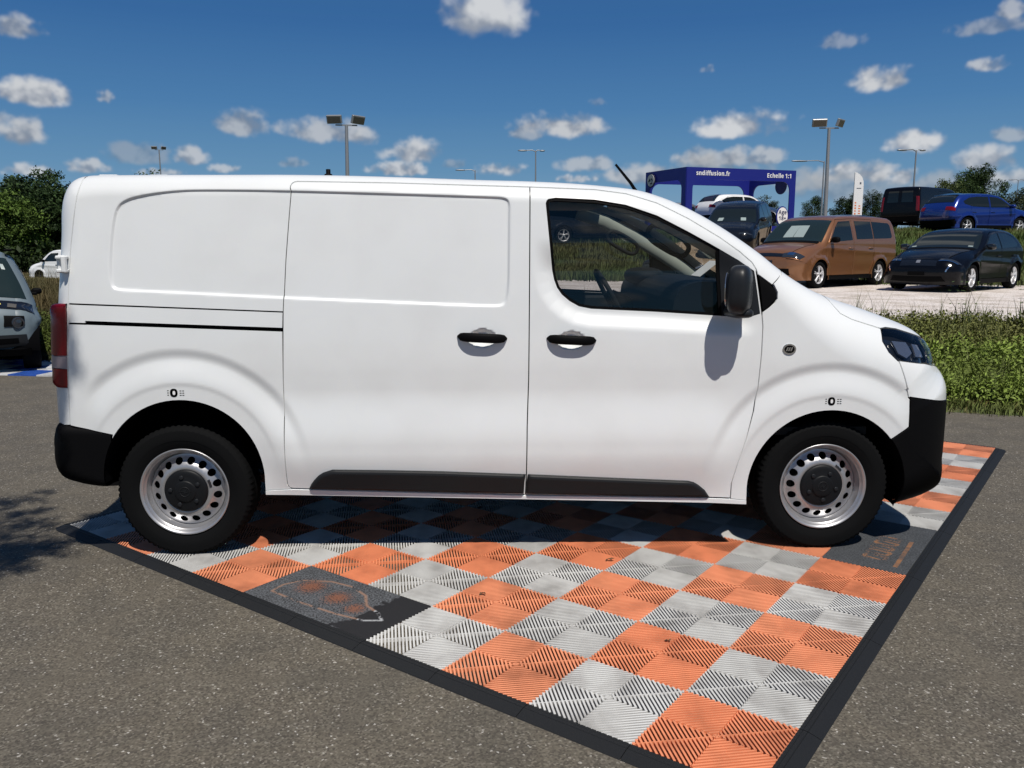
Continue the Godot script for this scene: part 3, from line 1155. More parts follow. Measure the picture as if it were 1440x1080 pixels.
func tile_floor() -> void:
	var o := thing("tiled_display_mat", "orange and grey checkered mat of ribbed plastic tiles under the large white van", "floor mat", Vector3(0.698, 0, -2.184), 2.5057)
	var meshes := [tile_mesh(M.tile_orange), tile_mesh(M.tile_orange_pale), tile_mesh(M.tile_grey), tile_mesh(M.tile_grey_pale)]
	var rng := RandomNumberGenerator.new()
	rng.seed = 3
	for u in 10:
		for v in 13:
			if v == 0 and (u == 4 or u == 5) or u == 0 and (v == 5 or v == 6):
				continue
			var t := put(o, "tile", meshes[((u + v) % 2) * 2 + rng.randi() % 2], Vector3(u * 0.4, 0, v * 0.4))
			# no tile lies quite true
			t.position += Vector3(rng.randf_range(-0.0012, 0.0012), rng.randf_range(-0.0012, 0.0), rng.randf_range(-0.0012, 0.0012))
			t.rotation = Vector3(rng.randf_range(-0.002, 0.002), 0, rng.randf_range(-0.002, 0.002))
	for second in [false, true]:
		var s := Mesher.new()
		if not second:
			s.flat4(Vector3(2.397, -0.001, 0.003), Vector3(1.603, -0.001, 0.003), Vector3(1.603, -0.001, 0.397), Vector3(2.397, -0.001, 0.397), Vector2(0, 1), Vector2(1, 1), Vector2(1, 0), Vector2(0, 0))
			s.box(Vector3(2.0, -0.009, 0.2), Vector3(0.794, 0.014, 0.394))
		else:
			s.flat4(Vector3(0.003, -0.001, 2.003), Vector3(0.003, -0.001, 2.797), Vector3(0.397, -0.001, 2.797), Vector3(0.397, -0.001, 2.003), Vector2(0, 1), Vector2(1, 1), Vector2(1, 0), Vector2(0, 0))
			s.box(Vector3(0.2, -0.009, 2.4), Vector3(0.394, 0.014, 0.794))
		var pm := make("print_b" if second else "print_a", Color.WHITE, 0.75)
		pm.albedo_texture = print_texture(second)
		tag(put(o, "printed_plate", s.done(pm)), "black plate with rubbed orange strokes" if second else "black plate with the worn outline of a car")
	# rubber border, one piece per tile along the left edge, one per two tiles along the right
	var e1 := edge_ramp(0.4, 0.075)
	var e2 := edge_ramp(0.8, 0.075)
	for u in 10:
		put(o, "border_piece", e1, Vector3(u * 0.4, 0, 0))
	for u in 5:
		put(o, "border_piece", e2, Vector3((u + 1) * 0.8, 0, 5.2)).rotation.y = PI
	put(o, "border_piece", e1, Vector3(0, 0, 0.4)).rotation.y = PI / 2
	for v in 6:
		put(o, "border_piece", e2, Vector3(0, 0, 1.2 + v * 0.8)).rotation.y = PI / 2
	for v in 6:
		put(o, "border_piece", e2, Vector3(4.0, 0, 0.0 + v * 0.8)).rotation.y = -PI / 2
	put(o, "border_piece", e1, Vector3(4.0, 0, 4.8)).rotation.y = -PI / 2
	for k in [[-0.0, 0.0, 0.0], [4.0, 0.0, -PI / 2], [0.0, 5.2, PI / 2], [4.0, 5.2, PI]]:
		var s := Mesher.new()
		s.flat3(Vector3(0, -0.001, 0), Vector3(0, -0.0175, -0.075), Vector3(-0.075, -0.0175, -0.0))
		s.flat3(Vector3(-0.075, -0.0175, 0), Vector3(0, -0.0175, -0.075), Vector3(-0.055, -0.0178, -0.055))
		put(o, "border_corner", s.done(M.rubber_edge), Vector3(k[0], 0, k[1])).rotation.y = k[2]
	# dry leaves lying on the mat
	var spots := [[0.62, 0.7, "on the orange corner tile nearest the camera"], [1.25, 1.32, "on the grey tile beside the right rubber edge"], [2.3, 1.6, "on an orange tile in the middle of the mat"], [3.3, 3.45, "on a grey tile ahead of the black side step"], [1.5, 0.62, "on the second orange tile from the near corner"], [0.8, 2.9, "on an orange tile left of the right-hand black plate"], [2.75, 0.95, "on a grey tile beside the left black plate"]]
	var k := 0
	for sp in spots:
		var l := Mesher.new()
		for j in 2 + k % 2:
			var a := Basis(Vector3.UP, j * 1.3 + k) * Vector3(0.012 + 0.004 * (k % 3), 0, 0)
			var b := Vector3(-a.z, 0, a.x) * 0.45
			var c := Vector3(j * 0.012, 0.003 + 0.004 * j, 0.004 * j)
			l.flat4(c - a, c + b + Vector3(0, 0.006, 0), c + a, c - b + Vector3(0, 0.004, 0))
		var p := o.transform * Vector3(sp[0], 0.001, sp[1])
		tag(put(self, "dry_leaf", l.done(M.dry_leaf), p), "tiny dry brown leaf " + sp[2], "leaf", "dry leaves on the orange and grey mat")
		k += 1

# ---------------------------------------------------------------- the white van

func pv(list: Array) -> PackedVector2Array:
	var p := PackedVector2Array()
	for k in range(0, list.size(), 2):
		p.append(Vector2(list[k], list[k + 1]))
	return p


func notched_tyre(r: float, wide: float, rim: float, segs: int, notches: int) -> Mesher:
	var s := Mesher.new()
	var h := wide / 2
	var prof := [[rim - 0.004, -h * 0.72, 0], [r * 0.80, -h, 0], [r * 0.93, -h * 0.97, 0], [r * 0.985, -h * 0.84, 1], [r, -h * 0.7, 1], [r, -h * 0.34, 0], [r - 0.007, -h * 0.31, 0], [r - 0.007, -h * 0.27, 0], [r, -h * 0.24, 0], [r, h * 0.24, 0], [r - 0.007, h * 0.27, 0], [r - 0.007, h * 0.31, 0], [r, h * 0.34, 0], [r, h * 0.70, 1], [r * 0.985, h * 0.84, 1], [r * 0.945, h * 0.95, 1], [r * 0.925, h * 0.975, 0], [r * 0.915, h * 0.965, 0], [r * 0.86, h, 0], [r * 0.79, h * 0.995, 0], [r * 0.785, h * 0.975, 0], [r * 0.72, h * 0.95, 0], [rim + 0.006, h * 0.80, 0], [rim - 0.003, h * 0.66, 0]]
	var m := prof.size()
	for k in segs:
		var a := TAU * k / segs
		var f := fmod(float(k) * notches / segs, 1.0)
		var cut := 0.006 if f < 0.3 else 0.0
		for j in m:
			var p: Array = prof[j]
			var rr: float = p[0] - (cut if p[2] else 0.0)
			var t := Vector2(prof[mini(j + 1, m - 1)][0] - prof[maxi(j - 1, 0)][0], prof[mini(j + 1, m - 1)][1] - prof[maxi(j - 1, 0)][1])
			var nn := Vector2(t.y, -t.x).normalized()
			# the tread flattens where it stands
			var y := sin(a) * rr
			y = maxf(y, -r + 0.011)
			s.add(Vector3(cos(a) * rr, y, p[1]), Vector3(cos(a) * nn.x, sin(a) * nn.x, nn.y), Vector2(a, j))
	for k in segs:
		var k2 := (k + 1) % segs
		for j in m - 1:
			s.quad(k * m + j, k2 * m + j, k2 * m + j + 1, k * m + j + 1)
	return s


func steel_disc() -> Mesher:
	# the stamped disc with sixteen oval holes
	var s := Mesher.new()
	var holes := 16
	var zs := func(r: float) -> float: return lerpf(-0.024, -0.060, ss(0.118, 0.19, r))
	var per := 20
	for h in holes:
		var a0 := TAU * h / holes
		var half := PI / holes
		var ring := []
		var turns := []
		for k in per:
			turns.append(TAU * k / per)
		for sg: float in [-1.0, 1.0]:
			turns.append(fposmod(atan2(sg * half * 0.1545, 0.0315), TAU))
			turns.append(fposmod(atan2(sg * half * 0.1545, -0.0365), TAU))
		turns.sort()
		for t: float in turns:
			# hole edge, in polar coordinates about the hub
			var hr := 0.1545 + 0.0185 * cos(t)
			var ha := 0.0195 / 0.1545 * sin(t)
			# the border of the sector in the same direction
			var dx := cos(t)
			var dy := sin(t)
			var q := minf((0.0315 if dx > 0 else 0.0365) / maxf(absf(dx), 1e-5), half * 0.1545 / maxf(absf(dy), 1e-5))
			var br := 0.1545 + q * dx
			var ba := q * dy / 0.1545
			ring.append([hr, ha, br, ba])
		for k in ring.size():
			var p: Array = ring[k]
			var q: Array = ring[(k + 1) % ring.size()]
			var v := []
			for e in [[p[0], p[1]], [p[2], p[3]], [q[2], q[3]], [q[0], q[1]]]:
				var r: float = e[0]
				var a: float = a0 + e[1]
				var z: float = zs.call(r)
				var g: float = (zs.call(r + 0.002) - zs.call(r - 0.002)) / 0.004
				v.append(s.add(Vector3(cos(a) * r, sin(a) * r, z), Vector3(-g * cos(a), -g * sin(a), 1).normalized()))
			s.quad(v[0], v[1], v[2], v[3])
			# the wall of the hole
			var p0 := s.v[v[0]]
			var p3 := s.v[v[3]]
			var c := Vector3(cos(a0) * 0.1545, sin(a0) * 0.1545, 0)
			var n0 := Vector3(c.x - p0.x, c.y - p0.y, 0).normalized()
			var w0 := s.add(p0, n0)
			var w1 := s.add(p0 - Vector3(0, 0, 0.006), n0)
			var w2 := s.add(p3 - Vector3(0, 0, 0.006), n0)
			var w3 := s.add(p3, n0)
			s.quad(w0, w3, w2, w1)
	# inner crown up to the hub cap
	s.lathe(PackedVector2Array([Vector2(0.118, -0.0245), Vector2(0.112, -0.024), Vector2(0.108, -0.028), Vector2(0.10, -0.03)]), 64)
	return s


func van_wheel(parent: Node3D, x: float, y: float, turn: float, far: bool) -> void:
	var w := Node3D.new()
	w.name = "wheel"
	parent.add_child(w, true)
	w.position = Vector3(x, y, -0.815 if far else 0.815)
	w.rotation = Vector3(0, PI if far else 0.0, turn)
	var t: MeshInstance3D = put(w, "tyre", _wheel_parts[0])
	t.rotation.z = -turn
	t.position.z = 0.0
	put(w, "rim", _wheel_parts[1], Vector3(0, 0, 0.098))
	put(w, "brake_disc", _wheel_parts[2], Vector3(0, 0, 0.098))
	put(w, "hub_cap", _wheel_parts[3], Vector3(0, 0, 0.098))
	for k in 5:
		var a := TAU * k / 5 + 0.3
		put(w, "wheel_bolt", _wheel_parts[4], Vector3(cos(a) * 0.074, sin(a) * 0.074, 0.098 - 0.003))
	if not far:
		put(w, "hub_emblem", _wheel_parts[5], Vector3(0, 0, 0.098 + 0.0025))
		put(w, "worn_patch", _wheel_parts[6], Vector3(0, 0, 0.098))


var _wheel_parts: Array = []


func wheel_parts() -> void:
	_wheel_parts.append(notched_tyre(0.341, 0.215, 0.205, 288, 72).done(M.tyre))
	var s := steel_disc()
	s.lathe(PackedVector2Array([Vector2(0.214, -0.10), Vector2(0.214, -0.012), Vector2(0.2235, -0.006), Vector2(0.2255, -0.001), Vector2(0.2235, 0.003), Vector2(0.2185, 0.0025), Vector2(0.211, -0.004), Vector2(0.2085, -0.010), Vector2(0.2085, -0.010), Vector2(0.2035, -0.017), Vector2(0.2015, -0.019), Vector2(0.198, -0.022), Vector2(0.1945, -0.050), Vector2(0.188, -0.066), Vector2(0.184, -0.062)]), 96)
	_wheel_parts.append(s.done(M.steel_rim))
	s = Mesher.new()
	s.lathe(PackedVector2Array([Vector2(0.19, -0.085), Vector2(0.19, -0.080), Vector2(0.0, -0.080)]), 48)
	_wheel_parts.append(s.done(M.gap_black))
	s = Mesher.new()
	s.lathe(PackedVector2Array([Vector2(0.111, -0.03), Vector2(0.1105, -0.022), Vector2(0.108, -0.017), Vector2(0.100, -0.012), Vector2(0.085, -0.0095), Vector2(0.056, -0.008), Vector2(0.054, -0.004), Vector2(0.050, -0.001), Vector2(0.03, 0.001), Vector2(0.0, 0.0015)]), 64)
	_wheel_parts.append(s.done(M.hub_black))
	s = Mesher.new()
	s.lathe(PackedVector2Array([Vector2(0.0115, -0.008), Vector2(0.0115, -0.001), Vector2(0.0095, 0.0015), Vector2(0.0, 0.0018)]), 6)
	_wheel_parts.append(s.done(M.grey_plastic))
	s = Mesher.new()
	s.lathe(PackedVector2Array([Vector2(0.026, -0.003), Vector2(0.026, 0.0), Vector2(0.022, 0.0), Vector2(0.022, -0.003)]), 40)
	s.slab(pv([-0.034, 0.006, -0.002, 0.003, -0.006, -0.007, 0.034, -0.005, 0.004, -0.002, 0.008, 0.008]), -0.003, 0.001)
	_wheel_parts.append(s.done(M.moulding))
	s = Mesher.new()
	for k in 6:
		var a := -0.10 + k * 0.055
		var b := a + 0.055
		var r0 := 0.120
		var r1 := 0.1315 + 0.001 * (k % 2)
		s.flat4(Vector3(cos(a) * r0, sin(a) * r0, -0.0215), Vector3(cos(a) * r1, sin(a) * r1, -0.0265), Vector3(cos(b) * r1, sin(b) * r1, -0.0265), Vector3(cos(b) * r0, sin(b) * r0, -0.0215))
	_wheel_parts.append(s.done(M.rim_dark))


func van() -> void:
	var sh := VanShell.new()
	sh.recess = chaikin(pv([-1.12, 1.306, -1.655, 1.334, -1.84, 1.342, -1.911, 1.35, -1.925, 1.395, -1.924, 1.493, -1.910, 1.642, -1.889, 1.745, -1.841, 1.787, -1.743, 1.812, -1.594, 1.831, -1.446, 1.834, -1.1, 1.831, -0.6, 1.817, -0.089, 1.801, 0.0, 1.797, 0.024, 1.77, 0.022, 1.70, 0.020, 1.55, 0.017, 1.36, 0.004, 1.285, -0.02, 1.264, -0.08, 1.261, -0.547, 1.281]), 2)
	var hole := pv([0.194, 1.765, 0.199, 1.779, 0.207, 1.786, 0.242, 1.792, 0.436, 1.783, 0.587, 1.758, 0.741, 1.706, 0.895, 1.628, 1.05, 1.544, 1.151, 1.488, 1.226, 1.436, 1.257, 1.226, 1.207, 1.209, 1.076, 1.213, 0.743, 1.235, 0.42, 1.251, 0.36, 1.263, 0.313, 1.289, 0.275, 1.321, 0.251, 1.355, 0.236, 1.395, 0.227, 1.44, 0.211, 1.59])
	sh.glass = Geometry2D.offset_polygon(hole, 0.10)[0]
	sh.setup([[-2.262, 0.50, 0.14], [-2.262, 0.86, 0.14], [-2.238, 1.16, 0.14], [-2.216, 1.39, 0.14], [-2.198, 1.61, 0.14], [-2.19, 1.765, 0.14], [-2.15, 1.862, 0.13], [-2.08, 1.9, 0.12], [-1.9, 1.907, 0.11], [-1.4, 1.909, 0.11], [-1.025, 1.909, 0.11], [-0.653, 1.902, 0.11], [-0.139, 1.885, 0.11], [0.12, 1.878, 0.11], [0.317, 1.869, 0.11], [0.499, 1.855, 0.115], [0.657, 1.837, 0.12], [0.76, 1.81, 0.125], [0.865, 1.771, 0.13], [0.971, 1.72, 0.13], [1.076, 1.66, 0.13], [1.181, 1.593, 0.13], [1.288, 1.518, 0.13], [1.394, 1.437, 0.14], [1.5, 1.372, 0.17], [1.6, 1.325, 0.22], [1.72, 1.283, 0.27], [1.856, 1.241, 0.3], [2.013, 1.187, 0.32], [2.13, 1.143, 0.34], [2.2, 1.108, 0.36], [2.26, 1.06, 0.38], [2.30, 1.0, 0.4], [2.325, 0.94, 0.4], [2.365, 0.89, 0.4], [2.392, 0.83, 0.4], [2.4, 0.76, 0.4], [2.402, 0.6, 0.4], [2.4, 0.42, 0.4], [2.385, 0.33, 0.36], [2.33, 0.265, 0.3], [2.22, 0.225, 0.25], [2.07, 0.2, 0.2]], [0.002, 0.008, 0.02, 0.045], 0.2)
	var root := thing("delivery_van", "large white panel van, side on, on the orange and grey tiled mat", "van", Vector3(-0.0503, 0, -5.0407), 0.0253)
	var cell := 0.0105
	var gap := 0.0028
	var arch_r := arch_hole(Vector2(-1.612, 0.415), 0.396)
	var arch_f := arch_hole(Vector2(1.634, 0.331), 0.408)
	var cuts: Array = [sh.recess]
	for d in [0.004, 0.010, 0.014]:
		cuts.append(Shell.shrink(sh.recess, d)[0])
	var paint: Material = M.white_paint
	# [name, outline, holes cut out of it, material, both sides in one mesh, bridges, thickness, offset]
	var top := [-1.017, 1.871, -0.544, 1.864, 0.118, 1.845, 0.441, 1.833, 0.593, 1.813, 0.746, 1.767, 0.9, 1.691, 1.054, 1.6, 1.158, 1.529, 1.217, 1.478, 1.237, 1.443]
	var near_top := [-1.017, 1.871, -0.544, 1.864, 0.118, 1.845]
	var slide_left := [-1.08, 0.356, -1.096, 0.362, -1.103, 0.377, -1.105, 0.415, -1.104, 0.618, -1.102, 0.907, -1.091, 1.242, -1.075, 1.492, -1.055, 1.711, -1.044, 1.826, -1.048, 1.839, -1.047, 1.85, -1.041, 1.861, -1.03, 1.868]
	var bot_slide := [0.094, 0.310]
	var back := [-2.159, 0.688, -2.149, 0.877, -2.128, 1.286, -2.122, 1.395, -2.105, 1.565, -2.081, 1.731, -2.062, 1.83, -2.05, 1.96]
	var upper := pv([-2.128, 1.286, -2.122, 1.395, -2.105, 1.565, -2.081, 1.731, -2.062, 1.83, -2.05, 1.96, 0.62, 1.96, 0.9, 1.84, 1.11, 1.73, 1.33, 1.56, 1.43, 1.47, 1.388, 1.426, 1.322, 1.373, 1.316, 1.367, 1.242, 1.42, 1.237, 1.443, 1.217, 1.478, 1.158, 1.529, 1.054, 1.6, 0.9, 1.691, 0.746, 1.767, 0.593, 1.813, 0.441, 1.833, 0.118, 1.845, -0.544, 1.864, -1.017, 1.871, -1.03, 1.868, -1.041, 1.861, -1.047, 1.85, -1.048, 1.839, -1.044, 1.826, -1.055, 1.711, -1.075, 1.492, -1.091, 1.243])
	var quarter := pv([-2.134, 1.189, -2.046, 1.186, -1.097, 1.149, -1.102, 0.907, -1.104, 0.618, -1.105, 0.415, -1.103, 0.377, -1.096, 0.362, -1.08, 0.354, -1.10, 0.350, -1.232, 0.345, -1.6, 0.3, -1.99, 0.5, -1.95, 0.64, -2.159, 0.686])
	var slide := pv(near_top + [0.113, 1.29, 0.109, 0.9, 0.101, 0.669, 0.098, 0.424] + bot_slide + slide_left)
	var front := pv([0.118, 1.845, 0.441, 1.833, 0.593, 1.813, 0.746, 1.767, 0.9, 1.691, 1.054, 1.6, 1.158, 1.529, 1.217, 1.478, 1.237, 1.443, 1.236, 1.429, 1.267, 1.215, 1.272, 1.161, 1.269, 1.021, 1.258, 0.847, 1.241, 0.735, 1.208, 0.602, 1.168, 0.468, 1.145, 0.364, 1.144, 0.284, 0.094, 0.310, 0.098, 0.424, 0.101, 0.669, 0.109, 0.9, 0.113, 1.29])
	var fender := pv([1.388, 1.426, 1.43, 1.48, 1.67, 1.40, 1.645, 1.31, 1.67, 1.256, 1.698, 1.218, 1.756, 1.189, 1.84, 1.163, 1.917, 1.140, 1.905, 1.08, 1.93, 1.028, 1.973, 0.986, 1.981, 0.982, 2.007, 0.905, 2.039, 0.797, 2.047, 0.79, 2.047, 0.648, 1.943, 0.58, 1.63, 0.3, 1.22, 0.272, 1.144, 0.280, 1.145, 0.364, 1.168, 0.468, 1.208, 0.602, 1.241, 0.735, 1.258, 0.847, 1.269, 1.021, 1.272, 1.161, 1.267, 1.215, 1.268, 1.234, 1.305, 1.26, 1.33, 1.282, 1.341, 1.301, 1.342, 1.331, 1.322, 1.373])
	var hood := pv([1.645, 1.31, 1.67, 1.256, 1.698, 1.218, 1.756, 1.189, 1.84, 1.163, 1.917, 1.140, 1.955, 1.143, 2.022, 1.133, 2.112, 1.107, 2.259, 1.062, 2.33, 1.09, 2.1, 1.27, 1.66, 1.40])
	var lamp := pv([1.917, 1.125, 1.93, 1.137, 1.955, 1.139, 2.022, 1.131, 2.112, 1.105, 2.259, 1.060, 2.32, 1.06, 2.42, 0.93, 2.357, 0.908, 2.143, 0.963, 2.05, 0.975, 1.973, 0.988, 1.93, 1.028, 1.905, 1.08, 1.907, 1.105])
	var bump := pv([1.973, 0.986, 2.05, 0.974, 2.143, 0.961, 2.357, 0.906, 2.45, 0.895, 2.45, 0.73, 2.41, 0.738, 2.24, 0.765, 2.047, 0.80, 2.039, 0.797, 2.007, 0.905, 1.981, 0.982])
	var low := pv([2.047, 0.80, 2.24, 0.765, 2.41, 0.738, 2.46, 0.73, 2.46, 0.1, 1.95, 0.1, 1.8, 0.4, 1.943, 0.58, 2.047, 0.648])
	var sill := pv([-1.235, 0.347, -1.08, 0.353, 0.094, 0.307, 1.144, 0.281, 1.23, 0.274, 1.23, 0.250, -1.235, 0.323])
	var cover := pv([-2.128, 1.284, -1.092, 1.242, -1.096, 1.163, -2.046, 1.200, -2.046, 1.190, -2.135, 1.192])
	var door_back := pv([-2.5, 0.66] + back + [-2.5, 1.96])
	var list := [
		["side_panel", upper, [], paint, 0.013, 0.0], ["rail_cover", cover, [], paint, 0.013, 0.0], ["rear_quarter", quarter, [arch_r], paint, 0.02, 0.0], ["sliding_door", slide, [], paint, 0.013, 0.0],
		["front_door", front, [hole], paint, 0.013, 0.0], ["front_wing", fender, [arch_f], paint, 0.02, 0.0], ["sill", sill, [arch_r, arch_f], paint, 0.02, 0.004],
	]
	var parts := {}
	for p in list:
		var pieces: Array = [p[1]]
		for h in p[2]:
			var next := []
			for q in pieces:
				for c in Geometry2D.clip_polygons(q, h):
					next.append(c)
			pieces = next
		var s := Mesher.new()
		var outer: Array = []
		var inner: Array = []
		for q: PackedVector2Array in pieces:
			(inner if Geometry2D.is_polygon_clockwise(q) and p[2].size() else outer).append(q)
		for q in outer:
			sh.panel(s, q, inner, cell, p[5], gap, cuts if p[0] in ["side_panel", "sliding_door"] else [], p[4])
		for h in inner:
			sh.edge(s, h, cell * 2, 0.0, 0.02)
		var am := s.done(p[3])
		parts[p[0]] = put(root, p[0], am)
		var twin := put(root, p[0], am)
		twin.scale = Vector3(1, 1, -1)
	# parts that run across the whole width
	for p in [["rear_door", door_back, 0.0, 7.0, paint, 0.0], ["bonnet", hood, 25.0, 31.0, paint, 0.0], ["front_bumper", bump, 33.5, 36.25, paint, 0.002], ["lower_bumper", low, 36.25, 42.0, M.black_plastic, 0.006]]:
		var s := Mesher.new()
		for q in Geometry2D.clip_polygons(p[1], arch_f):
			sh.panel(s, q, [], cell, p[5], gap, [], 0.015)
		s.mirror()
		sh.bridge(s, p[2], p[3], p[5], 8, 0.0)
		parts[p[0]] = put(root, p[0], s.done(p[4]))
	var s := Mesher.new()
	sh.bridge(s, 7.0, 16.25, 0.0, 8, 0.015)
	put(root, "roof", s.done(paint))
	s = Mesher.new()
	sh.bridge(s, 16.25, 24.25, 0.0, 10, 0.03)
	tag(put(root, "windscreen", s.done(M.clear_glass)), "clear windscreen")
	s = Mesher.new()
	sh.bridge(s, 24.25, 25.0, 0.0, 8, 0.0)
	put(root, "scuttle", s.done(M.black_plastic))
	s = Mesher.new()
	sh.bridge(s, 31.0, 33.5, 0.0, 8, 0.0)
	put(root, "grille", s.done(M.gloss_black))
	# the dark inner body that shows in the gaps
	for far in 2:
		s = Mesher.new()
		var shell_in: Array = Shell.shrink(sh.poly, 0.022)
		for h in [arch_r, arch_f, lamp, pv([2.0, 0.1, 2.6, 0.1, 2.6, 0.34, 2.0, 0.34]), pv([-2.6, 0.1, 2.6, 0.1, 2.6, 0.28, -2.6, 0.33]), pv([-2.6, 0.1, -1.9, 0.1, -1.9, 0.46, -2.6, 0.52])]:
			var next := []
			for q in shell_in:
				next.append_array(Geometry2D.clip_polygons(q, h))
			shell_in = next
		for q in shell_in:
			sh.fill(s, q, [hole], 0.05, -0.024)
		var ib := put(root, "inner_body", s.done(M.gap_black))
		if far:
			ib.scale = Vector3(1, 1, -1)
	# wheel houses and floor
	for a: PackedVector2Array in [arch_r, arch_f]:
		for far in 2:
			s = Mesher.new()
			for k in 40:
				var p := a[k]
				var q := a[k + 1]
				sh.surf(p.x, p.y)
				var zp := sh.sz - 0.004
				sh.surf(q.x, q.y)
				var zq := sh.sz - 0.004
				s.flat4(Vector3(p.x, p.y, 0.56), Vector3(q.x, q.y, 0.56), Vector3(q.x, q.y, zq), Vector3(p.x, p.y, zp))
			s.slab(PackedVector2Array(a.slice(0, 41)), 0.55, 0.56)
			var wa := put(root, "wheel_arch", s.done(M.gap_black))
			if far:
				wa.scale = Vector3(1, 1, -1)
	s = Mesher.new()
	s.box(Vector3(0.0, 0.33, 0), Vector3(2.44, 0.06, 1.8))
	s.box(Vector3(0.05, 0.45, 0), Vector3(4.0, 0.06, 1.05))
	s.box(Vector3(-1.634, 0.33, 0), Vector3(0.09, 0.09, 1.5))
	s.box(Vector3(1.634, 0.33, 0), Vector3(0.09, 0.09, 1.5))
	put(root, "underbody", s.done(M.gap_black))
	# rear bumper
	var rb := FlatShell.new()
	rb.hw = 0.963
	rb.setup([[-1.955, 0.372, 0.03], [-2.03, 0.366, 0.05], [-2.14, 0.374, 0.08], [-2.245, 0.398, 0.12], [-2.298, 0.455, 0.16], [-2.306, 0.56, 0.17], [-2.28, 0.65, 0.14], [-2.225, 0.697, 0.07], [-2.12, 0.688, 0.05], [-1.96, 0.664, 0.03]], [0.003, 0.012, 0.03])
	s = Mesher.new()
	for q in Geometry2D.clip_polygons(rb.poly, arch_r):
		rb.panel(s, q, [], 0.02, 0.0, 0.0, [], 0.0)
	s.mirror()
	rb.bridge(s, 0, 9, 0.0, 8)
	parts.rear_bumper = put(root, "rear_bumper", s.done(M.black_plastic))
	# tail light
	var tl := FlatShell.new()
	tl.hw = 0.957
	tl.setup([[-2.153, 0.872, 0.012], [-2.21, 0.874, 0.03], [-2.243, 0.893, 0.06], [-2.258, 0.94, 0.10], [-2.254, 1.06, 0.10], [-2.248, 1.15, 0.10], [-2.238, 1.22, 0.09], [-2.225, 1.262, 0.06], [-2.20, 1.283, 0.03], [-2.132, 1.286, 0.012]], [0.002, 0.008, 0.02])
	for far in 2:
		var lamp_root := Node3D.new()
		lamp_root.name = "tail_light"
		root.add_child(lamp_root, true)
		for seg in [["red_lens", 0.86, 0.968, M.tail_red], ["clear_lens", 0.972, 1.03, M.tail_clear], ["red_lens", 1.034, 1.30, M.tail_red]]:
			s = Mesher.new()
			for q in Geometry2D.intersect_polygons(tl.poly, pv([-2.4, seg[1], -2.0, seg[1], -2.0, seg[2], -2.4, seg[2]])):
				tl.panel(s, q, [], 0.012, 0.0, 0.0, [], 0.02)
			put(lamp_root, seg[0], s.done(seg[3]))
		s = Mesher.new()
		tl.bridge(s, 0, 9, 0.0, 3, 0.0, 0.1)
		put(lamp_root, "lamp_back", s.done(M.tail_red))
		if far:
			lamp_root.scale = Vector3(1, 1, -1)
	# hinges of the rear doors
	for far in [1.0, -1.0]:
		for y: float in [1.475, 0.775]:
			s = Mesher.new()
			s.box(Vector3(-2.166, y, far * 0.885), Vector3(0.026, 0.085, 0.05), Basis.IDENTITY, 0.008)
			s.box(Vector3(-2.146, y + 0.032, far * 0.915), Vector3(0.056, 0.018, 0.03), Basis.IDENTITY, 0.005)
			s.box(Vector3(-2.146, y - 0.032, far * 0.915), Vector3(0.056, 0.018, 0.03), Basis.IDENTITY, 0.005)
			s.box(Vector3(-2.128, y, far * 0.935), Vector3(0.02, 0.08, 0.03), Basis.IDENTITY, 0.005)
			put(root, "door_hinge", s.done(paint))
	# side mouldings on the doors
	for mo in [["side_moulding", pv([-0.998, 0.352, -0.985, 0.378, -0.968, 0.401, -0.945, 0.425, -0.920, 0.442, -0.872, 0.458, -0.6, 0.4525, -0.321, 0.444, 0.0945, 0.424, 0.0885, 0.38, 0.086, 0.316]), "sliding_door"], ["side_moulding", pv([0.1045, 0.424, 0.525, 0.401, 0.921, 0.38, 0.95, 0.372, 0.975, 0.357, 1.01, 0.328, 1.038, 0.288, 0.096, 0.315, 0.0985, 0.38]), "front_door"]]:
		s = Mesher.new()
		var poly: PackedVector2Array = mo[1]
		var r1: PackedVector2Array = Shell.shrink(poly, 0.006)[0]
		var r2: PackedVector2Array = Shell.shrink(poly, 0.016)[0]
		moulded(sh, s, poly, [[poly, 0.0], [r1, 0.014], [r2, 0.019]], 0.02)
		for far in 2:
			var mi := put(parts[mo[2]], mo[0], s.done(M.moulding)) if far == 0 else null
			if mi:
				mi.position = Vector3.ZERO
	# windows of the front doors
	var glass_edge: PackedVector2Array = pv([0.194, 1.765, 0.199, 1.779, 0.207, 1.786, 0.242, 1.792, 0.436, 1.783, 0.587, 1.758, 0.741, 1.706, 0.895, 1.628, 1.05, 1.544, 1.062, 1.38, 1.074, 1.213, 0.743, 1.235, 0.42, 1.251, 0.36, 1.263, 0.313, 1.289, 0.275, 1.321, 0.251, 1.355, 0.236, 1.395, 0.227, 1.44, 0.211, 1.59])
	var pane: PackedVector2Array = Shell.shrink(glass_edge, 0.014)[0]
	var sail := pv([1.05, 1.544, 1.151, 1.488, 1.226, 1.436, 1.257, 1.226, 1.207, 1.209, 1.074, 1.213, 1.062, 1.38])
	for far in 2:
		var holder := Node3D.new()
		holder.name = "door_window"
		root.add_child(holder, true)
		if far:
			holder.scale = Vector3(1, 1, -1)
		s = Mesher.new()
		for q in Geometry2D.offset_polygon(glass_edge, 0.004):
			sh.fill(s, q, [pane], 0.02, -0.006)
		sh.edge(s, pane, 0.03, -0.006, 0.012)
		put(holder, "window_seal", s.done(M.black_plastic))
		s = Mesher.new()
		sh.fill(s, Geometry2D.offset_polygon(pane, 0.003)[0], [], 0.03, -0.013)
		put(holder, "pane", s.done(M.side_glass))
		s = Mesher.new()
		sh.panel(s, sail, [], 0.02, -0.001, 0.002, [], 0.012)
		put(holder, "mirror_base", s.done(M.grey_plastic))
